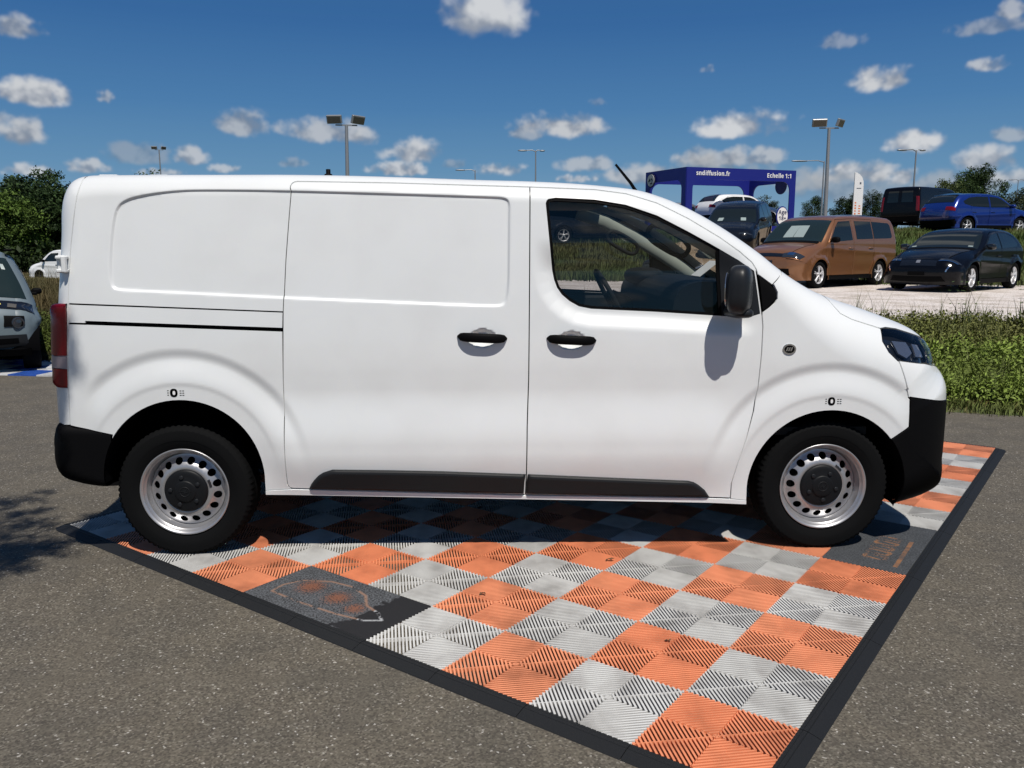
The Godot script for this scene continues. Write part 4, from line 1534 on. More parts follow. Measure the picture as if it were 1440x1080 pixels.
	for far in 2:
		s = Mesher.new()
		sh.panel(s, pv([1.246, 1.42, 1.316, 1.364, 1.335, 1.343, 1.340, 1.322, 1.336, 1.30, 1.305, 1.262, 1.270, 1.236]), [], 0.02, -0.003, 0.003, [], 0.02)
		var tr := put(root, "quarter_trim", s.done(M.black_plastic))
		if far:
			tr.scale = Vector3(1, 1, -1)
	# door mirrors
	for far in 2:
		var mr := Node3D.new()
		mr.name = "door_mirror"
		root.add_child(mr, true)
		if far:
			mr.scale = Vector3(1, 1, -1)
		s = Mesher.new()
		s.blob(Vector3(1.110, 1.350, 1.07), Vector3(0.058, 0.118, 0.105), Basis(Vector3.UP, -0.42), 3.2, 40)
		s.blob(Vector3(1.12, 1.24, 1.03), Vector3(0.055, 0.026, 0.10), Basis(Vector3.UP, 0.1), 3.0, 24)
		put(mr, "mirror_housing", s.done(M.grey_plastic))
		s = Mesher.new()
		s.slab(chaikin(pv([-0.072, -0.082, 0.072, -0.082, 0.072, 0.082, -0.072, 0.082]), 3), -0.002, 0.002, Vector3(1.110, 1.352, 1.07) + Basis(Vector3.UP, -0.42) * Vector3(-0.0572, 0, 0), Basis(Vector3.UP, -PI / 2 - 0.42))
		put(mr, "mirror_glass", s.done(M.mirror_silver))
		s = Mesher.new()
		s.box(Vector3(1.14, 1.255, 0.975), Vector3(0.085, 0.05, 0.12), Basis(Vector3.UP, 0.1), 0.012)
		put(mr, "mirror_arm", s.done(M.black_plastic))
	# door handles
	for h in [[-0.12, 1.111, "sliding_door"], [0.32, 1.099, "front_door"]]:
		s = Mesher.new()
		var pts := PackedVector3Array()
		var rs := PackedFloat32Array()
		for k in 17:
			var f := k / 8.0 - 1.0
			pts.append(Vector3(h[0] + f * 0.122, h[1] + 0.004 - 0.006 * f, 0.955 + 0.036 * (1.0 - pow(absf(f), 3.0)) - 0.004))
			rs.append(0.0195 * pow(maxf(0.0, 1.0 - pow(absf(f), 6.0)), 0.5) + 0.004)
		s.tube(pts, rs, 14, false, Vector2(0.6, 1.0))
		put(parts[h[2]], "door_handle", s.done(M.black_plastic))
	# headlights
	for far in 2:
		var hl := Node3D.new()
		hl.name = "headlight"
		root.add_child(hl, true)
		if far:
			hl.scale = Vector3(1, 1, -1)
		s = Mesher.new()
		sh.panel(s, lamp, [], 0.016, -0.05, 0.002)
		sh.edge(s, Geometry2D.intersect_polygons(lamp, sh.poly)[0], 0.02, -0.002, 0.055)
		put(hl, "lamp_housing", s.done(M.gloss_black))
		s = Mesher.new()
		sh.panel(s, pv([1.99, 1.095, 2.085, 1.085, 2.10, 1.03, 2.055, 1.005, 2.01, 1.03]), [], 0.012, -0.030, 0.0, [], 0.012)
		sh.panel(s, pv([2.125, 1.075, 2.175, 1.065, 2.19, 1.0, 2.125, 1.01]), [], 0.012, -0.030, 0.0, [], 0.012)
		put(hl, "reflector", s.done(M.mirror_silver))
		s = Mesher.new()
		sh.panel(s, pv([2.24, 1.06, 2.29, 1.02, 2.33, 0.94, 2.28, 0.94, 2.25, 0.99]), [], 0.012, -0.022, 0.0, [], 0.012)
		put(hl, "indicator", s.done(M.chrome))
		s = Mesher.new()
		sh.panel(s, lamp, [], 0.014, 0.001, 0.003, [], 0.004)
		sh.bridge(s, 31.0, 33.5, 0.001, 2, 0.0, 0.12)
		put(hl, "lens", s.done(M.lens_glass))
	# badge, tyre-pressure stickers, fuel flap outline
	s = Mesher.new()
	s.lathe(PackedVector2Array([Vector2(1.0, -0.006), Vector2(1.0, 0.002), Vector2(0.9, 0.005), Vector2(0.8, 0.005), Vector2(0.76, 0.002), Vector2(0.0, 0.002)]), 40, Vector3(1.407, 1.05, 0.954), Basis.IDENTITY.scaled(Vector3(0.034, 0.027, 1.0)))
	put(root, "wing_badge", s.done(M.chrome))
	s = Mesher.new()
	var oval := PackedVector2Array()
	for k in 28:
		oval.append(Vector2(cos(TAU * k / 28) * 0.0255, sin(TAU * k / 28) * 0.0195))
	s.slab(oval, 0.0015, 0.0032, Vector3(1.407, 1.05, 0.954))
	var mark := put(root, "badge_mark", s.done(M.gap_black))
	s = Mesher.new()
	for k in 3:
		var x := -0.012 + 0.011 * k
		s.slab(pv([x - 0.007, -0.009, x, -0.009, x + 0.007, 0.010, x, 0.010]), 0.0030, 0.0042, Vector3(1.407, 1.05, 0.954))
	put(mark, "badge_bars", s.done(M.chrome))
	for st in [Vector3(-1.633, 0.849, 0.0), Vector3(1.634, 0.787, 0.0)]:
		sh.surf(st.x, st.y)
		var bs := Basis.looking_at(-sh.sn, Vector3.UP)
		var at := Vector3(st.x, st.y, sh.sz)
		s = Mesher.new()
		s.slab(chaikin(pv([-0.021, -0.021, 0.016, -0.021, 0.016, 0.021, -0.021, 0.021]), 2), 0.0004, 0.0012, at, bs)
		for k in 3:
			s.slab(pv([-0.034, -0.013 + 0.011 * k, -0.027, -0.013 + 0.011 * k, -0.027, -0.009 + 0.011 * k, -0.034, -0.009 + 0.011 * k]), 0.0004, 0.001, at, bs)
			for j in 2:
				s.slab(pv([0.026 + 0.013 * j, -0.014 + 0.011 * k, 0.035 + 0.013 * j, -0.014 + 0.011 * k, 0.035 + 0.013 * j, -0.0105 + 0.011 * k, 0.026 + 0.013 * j, -0.0105 + 0.011 * k]), 0.0004, 0.001, at, bs)
		var stick := put(root, "sticker", s.done(M.gap_black))
		s = Mesher.new()
		s.slab(chaikin(pv([-0.008, -0.010, 0.005, -0.010, 0.005, 0.010, -0.008, 0.010]), 2), 0.0012, 0.0018, at, bs)
		put(stick, "sticker_symbol", s.done(M.sign_white))
	# washer jets on the bonnet
	for z: float in [0.45, -0.45]:
		s = Mesher.new()
		s.box(Vector3(1.72, 1.291, z), Vector3(0.045, 0.014, 0.03), Basis(Vector3.BACK, -0.25), 0.004)
		put(parts.bonnet, "washer_jet", s.done(M.black_plastic))
	# aerial
	s = Mesher.new()
	s.tube(PackedVector3Array([Vector3(0.82, 1.815, 0.05), Vector3(0.745, 1.925, 0.05), Vector3(0.655, 2.03, 0.05)]), PackedFloat32Array([0.012, 0.009, 0.007]), 8)
	s.blob(Vector3(0.82, 1.81, 0.05), Vector3(0.05, 0.02, 0.03), Basis.IDENTITY, 2.2, 16)
	put(root, "aerial", s.done(M.black_plastic))
	s = Mesher.new()
	s.lathe(PackedVector2Array([Vector2(0.022, 0.0), Vector2(0.02, 0.015), Vector2(0.012, 0.018), Vector2(0.012, 0.04), Vector2(0.0, 0.042)]), 14, Vector3(-0.92, 1.915, 0.55), Basis(Vector3.RIGHT, -PI / 2))
	put(root, "roof_plug", s.done(M.black_plastic))
	for k in 2:
		s = Mesher.new()
		s.box(Vector3(-1.98 + 0.25 * k, 1.908, 0.70), Vector3(0.09, 0.01, 0.05), Basis.IDENTITY, 0.004)
		put(root, "roof_cap", s.done(paint))
	van_wheel(root, -1.634, 0.33, 0.22, false)
	van_wheel(root, 1.634, 0.33, 0.75, false)
	van_wheel(root, -1.634, 0.33, 0.4, true)
	van_wheel(root, 1.634, 0.33, 0.1, true)
	cab(root)


func moulded(sh: Shell, s: Mesher, poly: PackedVector2Array, steps: Array, cell: float) -> void:
	# a raised strip: each step is an inner outline and its height above the panel
	for k in steps.size() - 1:
		var a: PackedVector2Array = steps[k][0]
		var b: PackedVector2Array = steps[k + 1][0]
		var first := s.v.size()
		var m := a.size()
		var cnt := 0
		for i in m:
			var p := a[i]
			var q := a[(i + 1) % m]
			var n := maxi(1, ceili(p.distance_to(q) / cell))
			for j in n:
				var x := p.lerp(q, float(j) / n)
				var y := closest(b, x)
				sh.surf(x.x, x.y)
				var p0: Vector3 = Vector3(x.x, x.y, sh.sz) + sh.sn * steps[k][1]
				var n0 := sh.sn
				sh.surf(y.x, y.y)
				var p1: Vector3 = Vector3(y.x, y.y, sh.sz) + sh.sn * steps[k + 1][1]
				var side := Vector3(x.x - y.x, x.y - y.y, 0).normalized()
				var slope: float = (steps[k + 1][1] - steps[k][1]) / maxf(x.distance_to(y), 1e-4)
				var nn := (n0 + side * slope).normalized()
				s.add(p0, nn, x)
				s.add(p1, (nn + n0 * 0.5).normalized(), y)
				cnt += 1
		var ccw := Shell.area(a) > 0
		for i in cnt:
			var j := (i + 1) % cnt
			if ccw:
				s.quad(first + i * 2, first + j * 2, first + j * 2 + 1, first + i * 2 + 1)
			else:
				s.quad(first + j * 2, first + i * 2, first + i * 2 + 1, first + j * 2 + 1)
	sh.fill(s, steps[-1][0], [], cell, steps[-1][1])


func closest(p: PackedVector2Array, q: Vector2) -> Vector2:
	var best := p[0]
	var bd := 1e9
	for k in p.size():
		var c := Geometry2D.get_closest_point_to_segment(q, p[k], p[(k + 1) % p.size()])
		var d := c.distance_squared_to(q)
		if d < bd:
			bd = d
			best = c
	return best


func cab(root: Node3D) -> void:
	# what shows through the windows
	var s := Mesher.new()
	s.box(Vector3(-0.05, 1.05, 0), Vector3(0.04, 1.5, 1.62))
	put(root, "bulkhead", s.done(M.dash))
	s = Mesher.new()
	s.box(Vector3(0.9, 0.62, 0), Vector3(1.9, 0.04, 1.78))
	put(root, "cab_floor", s.done(M.dash))
	s = Mesher.new()
	s.slab(chaikin(pv([0.86, 1.12, 0.83, 1.28, 0.90, 1.375, 1.05, 1.385, 1.35, 1.36, 1.52, 1.30, 1.5, 0.65, 1.15, 0.62, 0.98, 0.95]), 2), -0.86, 0.86)
	s.blob(Vector3(0.92, 1.37, -0.42), Vector3(0.12, 0.055, 0.2), Basis.IDENTITY, 2.6)
	put(root, "dashboard", s.done(M.dash))
	s = Mesher.new()
	var ring := PackedVector3Array()
	var tilt := Basis(Vector3.BACK, 0.5)
	for k in 40:
		var a := TAU * k / 40
		ring.append(Vector3(0.70, 1.235, -0.42) + tilt * Vector3(0, sin(a) * 0.188, cos(a) * 0.188))
	s.tube(ring, PackedFloat32Array([0.016]), 10, true)
	var steer := put(root, "steering_wheel", s.done(M.dash))
	s = Mesher.new()
	for a in [0.0, PI, -PI / 2]:
		s.tube(PackedVector3Array([Vector3(0.715, 1.235, -0.42), Vector3(0.70, 1.235, -0.42) + tilt * Vector3(0, sin(a) * 0.18, cos(a) * 0.18)]), PackedFloat32Array([0.028, 0.016]), 8)
	s.tube(PackedVector3Array([Vector3(0.705, 1.235, -0.42), Vector3(0.95, 1.13, -0.42)]), PackedFloat32Array([0.05, 0.04]), 12)
	put(steer, "steering_column", s.done(M.gap_black))
	# pale pillar trims with grab handles
	for side: float in [1.0, -1.0]:
		s = Mesher.new()
		var pts := PackedVector3Array([Vector3(0.52, 1.79, side * 0.80), Vector3(0.72, 1.725, side * 0.805), Vector3(0.92, 1.62, side * 0.815), Vector3(1.10, 1.515, side * 0.83), Vector3(1.28, 1.40, side * 0.84), Vector3(1.38, 1.33, side * 0.85)])
		s.tube(pts, PackedFloat32Array([0.05, 0.048, 0.045, 0.045, 0.045, 0.05]), 10, false, Vector2(0.6, 1.0))
		var tr := put(root, "pillar_trim", s.done(M.trim_light))
		s = Mesher.new()
		var g := PackedVector3Array()
		var c := Vector3(0.83, 1.585, side * 0.745)
		var along := Vector3(0.866, -0.5, 0)
		var down := Vector3(-0.5, -0.866, 0)
		for k in 32:
			var a := TAU * k / 32
			var e := pow(pow(absf(cos(a)), 3.0) + pow(absf(sin(a)), 3.0), -1.0 / 3.0)
			g.append(c + along * cos(a) * e * 0.115 + down * sin(a) * e * 0.045)
		s.tube(g, PackedFloat32Array([0.013]), 8, true)
		put(tr, "grab_handle", s.done(M.dash))
		s = Mesher.new()
		s.box(Vector3(0.62, 0.98, side * 0.84), Vector3(1.2, 0.48, 0.06), Basis.IDENTITY, 0.015)
		put(root, "door_trim", s.done(M.dash))
	s = Mesher.new()
	s.box(Vector3(0.30, 1.815, 0), Vector3(0.62, 0.03, 1.5))
	put(root, "headliner", s.done(M.trim_light))
	for z: float in [-0.46, 0.0, 0.46]:
		s = Mesher.new()
		s.box(Vector3(0.30, 0.90, z), Vector3(0.52, 0.16, 0.42), Basis(Vector3.BACK, 0.08), 0.05)
		s.box(Vector3(0.09, 1.14, z), Vector3(0.14, 0.52, 0.42), Basis(Vector3.BACK, 0.10), 0.05)
		put(root, "seat", s.done(M.seat_cloth))
	s = Mesher.new()
	s.slab(pv([0.0, 0.0, 0.21, 0.0, 0.21, 0.14, 0.0, 0.14]), 0.0, 0.003, Vector3(1.12, 1.385, 0.05), Basis(Vector3.UP, -PI / 2) * Basis(Vector3.RIGHT, -0.9))
	put(root, "paper_sheet", s.done(M.paper))



# ---------------------------------------------------------------- other vehicles

func alloy_wheel(parent: Node3D, at: Vector3, r: float, spokes: int, far: bool, rim_mat: Material) -> void:
	var w := Node3D.new()
	w.name = "wheel"
	parent.add_child(w, true)
	w.position = at
	w.rotation.y = PI if far else 0.0
	var s := Mesher.new()
	var h := 0.105
	s.lathe(PackedVector2Array([Vector2(r * 0.66, -h), Vector2(r * 0.95, -h), Vector2(r, -h * 0.7), Vector2(r, h * 0.7), Vector2(r * 0.955, h * 0.95), Vector2(r * 0.8, h), Vector2(r * 0.69, h * 0.86), Vector2(r * 0.66, h * 0.5)]), 40)
	put(w, "tyre", s.done(M.tyre))
	s = Mesher.new()
	s.lathe(PackedVector2Array([Vector2(r * 0.66, h * 0.0), Vector2(r * 0.66, h * 0.74), Vector2(r * 0.69, h * 0.82), Vector2(r * 0.64, h * 0.72), Vector2(r * 0.60, h * 0.3)]), 40)
	for k in spokes:
		var a := TAU * k / spokes + 0.3
		for d: float in [-0.13, 0.13]:
			var p := PackedVector3Array([Vector3(cos(a) * r * 0.1, sin(a) * r * 0.1, h * 0.72), Vector3(cos(a + d) * r * 0.62, sin(a + d) * r * 0.62, h * 0.66)])
			s.tube(p, PackedFloat32Array([r * 0.075, r * 0.06]), 6, false, Vector2(1.0, 0.5))
	s.lathe(PackedVector2Array([Vector2(r * 0.17, h * 0.4), Vector2(r * 0.16, h * 0.82), Vector2(0, h * 0.85)]), 16)
	put(w, "rim", s.done(rim_mat))
	s = Mesher.new()
	s.lathe(PackedVector2Array([Vector2(r * 0.64, h * 0.05), Vector2(0.0, h * 0.05)]), 24)
	put(w, "brake_disc", s.done(M.rim_dark))


func vehicle(sp: Dictionary) -> Node3D:
	var sh := CarShell.new()
	sh.hw = sp.hw
	sh.belt = sp.belt
	sh.tum = sp.get("tum", 0.16)
	sh.top = sp.top
	sh.crease = sp.get("crease", 0.72)
	var xr: float = sp.wheels[0]
	var xf: float = sp.wheels[1]
	var r: float = sp.wheels[2]
	sh.arches = [Vector3(xr, r, r + 0.05), Vector3(xf, r, r + 0.05)]
	var floor_y: float = sp.get("sill", 0.2)
	sh.setup(sp.out, [0.008, 0.03, 0.08], floor_y)
	var root := thing(sp.called, sp.label, sp.category, sp.at, sp.yaw, sp.get("group", ""))
	root.rotation.z = sp.get("pitch", 0.0)
	var cell := 0.06
	var arches := [arch_hole(Vector2(xr, r), r + 0.055), arch_hole(Vector2(xf, r), r + 0.055)]
	var doors: Array = []
	for d in sp.get("doors", []):
		doors.append(pv(d))
	var body: Array = [sh.poly]
	for a in arches:
		var next := []
		for q in body:
			next.append_array(Geometry2D.clip_polygons(q, a))
		body = next
	var s := Mesher.new()
	for q in body:
		if not Geometry2D.is_polygon_clockwise(q):
			sh.panel(s, q, doors, cell)
	s.mirror()
	var n: int = sp.out.size() - 1
	sh.bridge(s, 0, n, 0.0, 8, sp.get("crown", 0.03))
	put(root, "body", s.done(sp.paint))
	for d: PackedVector2Array in doors:
		for far in 2:
			s = Mesher.new()
			sh.panel(s, d, [], cell, 0.0, 0.010, [], 0.025)
			var door := put(root, "door", s.done(sp.paint))
			if far:
				door.scale.z = -1
			s = Mesher.new()
			var lo := d[0]
			var hi := d[0]
			for q in d:
				lo = lo.min(q)
				hi = hi.max(q)
			var hy: float = sp.belt - 0.13
			s.box(Vector3(lo.x + 0.17, hy, sh.w(lo.x + 0.17, hy) + 0.014), Vector3(0.2, 0.03, 0.03), Basis.IDENTITY, 0.008)
			put(door, "door_handle", s.done(sp.get("handle", sp.paint)))
	# everything dark behind the gaps and under the body
	s = Mesher.new()
	s.box(Vector3((xr + xf) / 2, floor_y + 0.06, 0), Vector3(xf - xr + 0.9, 0.08, sp.hw * 1.7))
	for a: PackedVector2Array in arches:
		s.slab(PackedVector2Array(a.slice(0, 41)), sp.hw - 0.42, sp.hw - 0.40)
		for k in 40:
			s.flat4(Vector3(a[k].x, a[k].y, sp.hw - 0.42), Vector3(a[k + 1].x, a[k + 1].y, sp.hw - 0.42), Vector3(a[k + 1].x, a[k + 1].y, sh.w(a[k + 1].x, a[k + 1].y) - 0.01), Vector3(a[k].x, a[k].y, sh.w(a[k].x, a[k].y) - 0.01))
	s.mirror()
	tag(put(root, "underbody", s.done(M.gap_black)), "", "", "", "stuff")
	for w in sp.windows:
		for far in 2:
			s = Mesher.new()
			sh.panel(s, pv(w), [], cell, 0.005, 0.0, [], 0.01)
			var g := put(root, "side_window", s.done(sp.get("glass", M.dark_glass)))
			if far:
				g.scale.z = -1
	if sp.has("sill_trim"):
		for far in 2:
			s = Mesher.new()
			sh.panel(s, pv([xr + r + 0.09, floor_y, xf - r - 0.09, floor_y, xf - r - 0.10, sp.sill_trim, xr + r + 0.10, sp.sill_trim]), [], cell, 0.010, 0.0, [], 0.012)
			var tr := put(root, "sill_trim", s.done(M.black_plastic))
			if far:
				tr.scale.z = -1
	if sp.has("ws"):
		s = Mesher.new()
		sh.patch(s, Vector2(sp.ws[0], 0.72), Vector2(sp.ws[1], 0.62), Vector2(sp.ws[1], 2.0), Vector2(sp.ws[0], 2.0), 8, 10, 0.006 )
		crowned(s, sh, sp.get("crown", 0.03))
		put(root, "windscreen", s.done(sp.get("screen", M.dark_glass)))
	if sp.has("rw"):
		s = Mesher.new()
		sh.patch(s, Vector2(sp.rw[0], 0.8), Vector2(sp.rw[1], 0.8), Vector2(sp.rw[1], 2.0), Vector2(sp.rw[0], 2.0), 6, 8, 0.006)
		crowned(s, sh, sp.get("crown", 0.03))
		put(root, "rear_window", s.done(M.dark_glass))
	# patches laid on the front and rear: [name, four corners (place, way round), lift, material, both sides as one]
	for p in sp.get("patches", []):
		for side in (1 if p[7] else 2):
			s = Mesher.new()
			sh.patch(s, p[1], p[2], p[3], p[4], 6, 8, p[5], p[7])
			crowned(s, sh, sp.get("crown", 0.03))
			var o := put(root, p[0], s.done(p[6]))
			if side == 1:
				o.scale.z = -1
	for side: float in [1.0, -1.0]:
		for x: float in [xr, xf]:
			alloy_wheel(root, Vector3(x, r, side * (sp.hw - 0.105)), r, sp.get("spokes", 5), side < 0, sp.get("rim", M.alloy))
		if sp.has("mirror"):
			s = Mesher.new()
			var mp: Vector2 = sp.mirror
			var z := sh.w(mp.x, mp.y)
			var ms: float = sp.get("mirror_size", 1.0)
			s.blob(Vector3(mp.x, mp.y, side * (z + 0.12 * ms)), Vector3(0.07, 0.075, 0.115) * ms, Basis(Vector3.UP, 0.15 * side), 2.8, 20)
			s.box(Vector3(mp.x + 0.02, mp.y - 0.03, side * (z + 0.02)), Vector3(0.08, 0.04, 0.1), Basis.IDENTITY, 0.01)
			put(root, "door_mirror", s.done(sp.get("mirror_mat", sp.paint)))
	return root


func crowned(s: Mesher, sh: Shell, crown: float) -> void:
	# follow the crown that the body has across its width
	for k in s.v.size():
		var p := s.v[k]
		var nn := s.n[k]
		if absf(nn.z) < 0.001:
			sh.near(p.x - nn.x * 0.02, p.y - nn.y * 0.02)
			var zz := sh.w(p.x, p.y) - sh.nr
			var f := clampf(absf(p.z) / maxf(zz, 0.1), 0.0, 1.0)
			s.v[k] = p + nn * crown * (1.0 - f * f)


func facing(from: Vector2, to: Vector2) -> float:  # the turn that points +x from one place (x, z) to another
	return atan2(-(to.y - from.y), to.x - from.x)


func sits(x: float, z: float) -> Vector3:
	return Vector3(x, ground(x, z) + 0.03, z)


func vehicles() -> void:
	var mpv := [[-2.40, 0.26, 0.1], [-2.45, 0.55, 0.16], [-2.44, 1.0, 0.15], [-2.39, 1.45, 0.13], [-2.29, 1.72, 0.11], [-2.1, 1.80, 0.10], [-1.0, 1.83, 0.11], [0.0, 1.82, 0.11], [0.5, 1.77, 0.12], [0.80, 1.64, 0.13], [1.12, 1.38, 0.14], [1.42, 1.13, 0.2], [1.85, 1.04, 0.32], [2.2, 0.93, 0.38], [2.38, 0.78, 0.42], [2.43, 0.58, 0.42], [2.42, 0.36, 0.36], [2.34, 0.2, 0.22]]
	# copper people carrier: its front wheel and rear wheel stand at these places
	var head := facing(Vector2(10.3, -23.24), Vector2(7.42, -20.9))
	var c := (Vector2(10.3, -23.24) + Vector2(7.42, -20.9)) / 2.0
	var off := Vector2(sin(head), cos(head)) * 0.9
	var at := sits(c.x + off.x, c.y + off.y)
	var cad := vehicle({"called": "people_carrier", "label": "copper brown people carrier parked on the pale gravel", "category": "car", "at": at, "yaw": head, "out": mpv, "hw": 0.93, "belt": 1.12, "tum": 0.17, "top": 1.83, "wheels": [-1.49, 1.48, 0.33], "paint": M.copper_paint, "crease": 0.93,
		"windows": [[1.06, 1.16, 0.74, 1.52, 0.56, 1.66, 0.0, 1.69, -0.03, 1.2, 0.5, 1.17], [-0.24, 1.22, -0.22, 1.69, -1.06, 1.69, -1.08, 1.24], [-1.14, 1.24, -1.12, 1.69, -2.0, 1.66, -2.08, 1.60, -2.12, 1.30, -2.06, 1.26]],
		"doors": [[1.13, 0.30, 1.17, 1.0, 1.14, 1.14, 0.8, 1.56, 0.6, 1.72, -0.07, 1.75, -0.11, 0.30], [-0.13, 0.30, -0.09, 1.75, -1.12, 1.75, -1.13, 0.62, -1.0, 0.30]],
		"ws": [8.7, 10.85], "rw": [2.7, 4.5], "mirror": Vector2(1.0, 1.2), "mirror_mat": M.black_plastic, "spokes": 5, "screen": M.screen_glass,
		"sill_trim": 0.30, "patches": [["cowl", Vector2(10.88, 0.75), Vector2(11.15, 0.75), Vector2(11.15, 2.0), Vector2(10.88, 2.0), 0.007, M.black_plastic, true], ["bonnet_seam", Vector2(11.2, 0.80), Vector2(13.35, 0.86), Vector2(13.35, 0.885), Vector2(11.2, 0.825), 0.004, M.gap_black, false], ["lamp_glow", Vector2(13.2, 0.7), Vector2(13.7, 0.75), Vector2(13.75, 0.98), Vector2(13.35, 0.98), 0.011, M.chrome, false], ["number_plate", Vector2(14.5, 1.62), Vector2(14.9, 1.62), Vector2(14.9, 2.0), Vector2(14.5, 2.0), 0.012, M.gloss_black, true], ["bumper_seam", Vector2(14.2, 0.1), Vector2(14.28, 0.1), Vector2(14.28, 0.95), Vector2(14.2, 0.95), 0.004, M.gap_black, false], ["headlight", Vector2(12.9, 0.35), Vector2(13.9, 0.45), Vector2(14.1, 1.15), Vector2(13.55, 1.2), 0.008, M.head_glass, false], ["grille", Vector2(13.6, 1.2), Vector2(14.05, 1.15), Vector2(14.05, 2.0), Vector2(13.6, 2.0), 0.006, M.gloss_black, true], ["lower_grille", Vector2(15.4, 0.8), Vector2(16.2, 0.8), Vector2(16.2, 2.0), Vector2(15.4, 2.0), 0.006, M.black_plastic, true], ["tail_light", Vector2(1.3, 0.7), Vector2(3.5, 0.7), Vector2(3.5, 1.1), Vector2(1.3, 1.1), 0.01, M.tail_red, false], ["price_sheet", Vector2(9.4, 1.62), Vector2(10.5, 1.60), Vector2(10.5, 1.99), Vector2(9.4, 2.0), 0.010, M.faint_paper, false]]})
	# black hatchback
	head = facing(Vector2(13.14, -21.51), Vector2(10.55, -19.29))
	var hatch := [[-1.86, 0.25, 0.12], [-1.96, 0.5, 0.22], [-1.94, 0.82, 0.22], [-1.87, 1.0, 0.2], [-1.62, 1.26, 0.16], [-1.32, 1.39, 0.14], [-0.8, 1.44, 0.14], [-0.2, 1.435, 0.14], [0.28, 1.35, 0.14], [0.72, 1.11, 0.15], [1.05, 0.955, 0.2], [1.42, 0.90, 0.3], [1.80, 0.80, 0.40], [2.05, 0.68, 0.44], [2.15, 0.5, 0.44], [2.13, 0.3, 0.36], [2.03, 0.17, 0.2]]
	c = Vector2(10.55, -19.29) + (Vector2(13.14, -21.51) - Vector2(10.55, -19.29)).normalized() * 1.29
	off = Vector2(sin(head), cos(head)) * 0.87
	vehicle({"called": "hatchback", "label": "black hatchback with chrome headlight strips parked on the pale gravel", "category": "car", "at": sits(c.x + off.x, c.y + off.y), "yaw": head, "out": hatch, "hw": 0.9, "belt": 0.93, "tum": 0.2, "top": 1.44, "wheels": [-1.29, 1.29, 0.315], "paint": M.black_paint, "crease": 0.66, "sill": 0.17,
		"windows": [[0.66, 0.99, 0.20, 1.26, -0.02, 1.32, -0.28, 1.335, -0.28, 0.98], [-0.36, 0.98, -0.36, 1.335, -0.85, 1.33, -1.25, 1.24, -1.42, 1.10, -1.3, 1.02]],
		"doors": [[0.80, 0.28, 0.82, 0.93, 0.70, 1.02, 0.22, 1.30, 0.0, 1.37, -0.31, 1.385, -0.33, 0.28], [-0.35, 0.28, -0.33, 1.385, -0.9, 1.37, -1.3, 1.26, -1.3, 0.74, -1.02, 0.62, -0.88, 0.28]],
		"ws": [8.15, 9.75], "rw": [3.9, 4.95], "mirror": Vector2(0.62, 1.02), "mirror_mat": M.gloss_black, "spokes": 5,
		"sill_trim": 0.27, "patches": [["cowl", Vector2(9.8, 0.75), Vector2(10.0, 0.75), Vector2(10.0, 2.0), Vector2(9.8, 2.0), 0.007, M.black_plastic, true], ["bonnet_seam", Vector2(10.1, 0.80), Vector2(12.3, 0.86), Vector2(12.3, 0.89), Vector2(10.1, 0.83), 0.004, M.gap_black, false], ["front_badge", Vector2(12.95, 1.9), Vector2(13.3, 1.9), Vector2(13.3, 2.0), Vector2(12.95, 2.0), 0.014, M.steel_rim, true], ["lamp_strip", Vector2(13.2, 0.62), Vector2(14.2, 0.72), Vector2(14.2, 0.76), Vector2(13.2, 0.68), 0.010, M.chrome, false], ["headlight", Vector2(12.2, 0.35), Vector2(12.6, 0.5), Vector2(12.95, 1.12), Vector2(12.6, 1.1), 0.008, M.head_glass, false], ["light_strip", Vector2(12.5, 0.45), Vector2(12.65, 0.5), Vector2(12.95, 1.1), Vector2(12.85, 1.1), 0.011, M.chrome, false], ["grille", Vector2(12.9, 1.15), Vector2(13.6, 1.1), Vector2(13.6, 2.0), Vector2(12.9, 2.0), 0.006, M.gloss_black, true], ["number_plate", Vector2(14.2, 1.6), Vector2(14.6, 1.6), Vector2(14.6, 2.0), Vector2(14.2, 2.0), 0.012, M.black_plastic, true], ["lower_grille", Vector2(14.7, 0.9), Vector2(15.4, 0.9), Vector2(15.4, 2.0), Vector2(14.7, 2.0), 0.006, M.black_plastic, true], ["tail_light", Vector2(2.1, 0.5), Vector2(2.8, 0.5), Vector2(2.8, 1.3), Vector2(2.1, 1.3), 0.01, M.tail_red, false], ["price_sheet", Vector2(9.45, 1.0), Vector2(9.6, 1.0), Vector2(9.6, 1.15), Vector2(9.45, 1.15), 0.010, M.faint_paper, false]]})
	# black van seen from behind
	var big := [[-2.58, 0.35, 0.06], [-2.62, 0.7, 0.10], [-2.61, 1.2, 0.10], [-2.55, 1.78, 0.10], [-2.46, 1.93, 0.09], [-2.2, 1.965, 0.09], [-1.0, 1.975, 0.1], [0.3, 1.96, 0.1], [0.85, 1.89, 0.11], [1.22, 1.65, 0.12], [1.68, 1.30, 0.16], [2.15, 1.14, 0.28], [2.5, 0.98, 0.36], [2.68, 0.7, 0.4], [2.67, 0.38, 0.36], [2.56, 0.24, 0.2]]
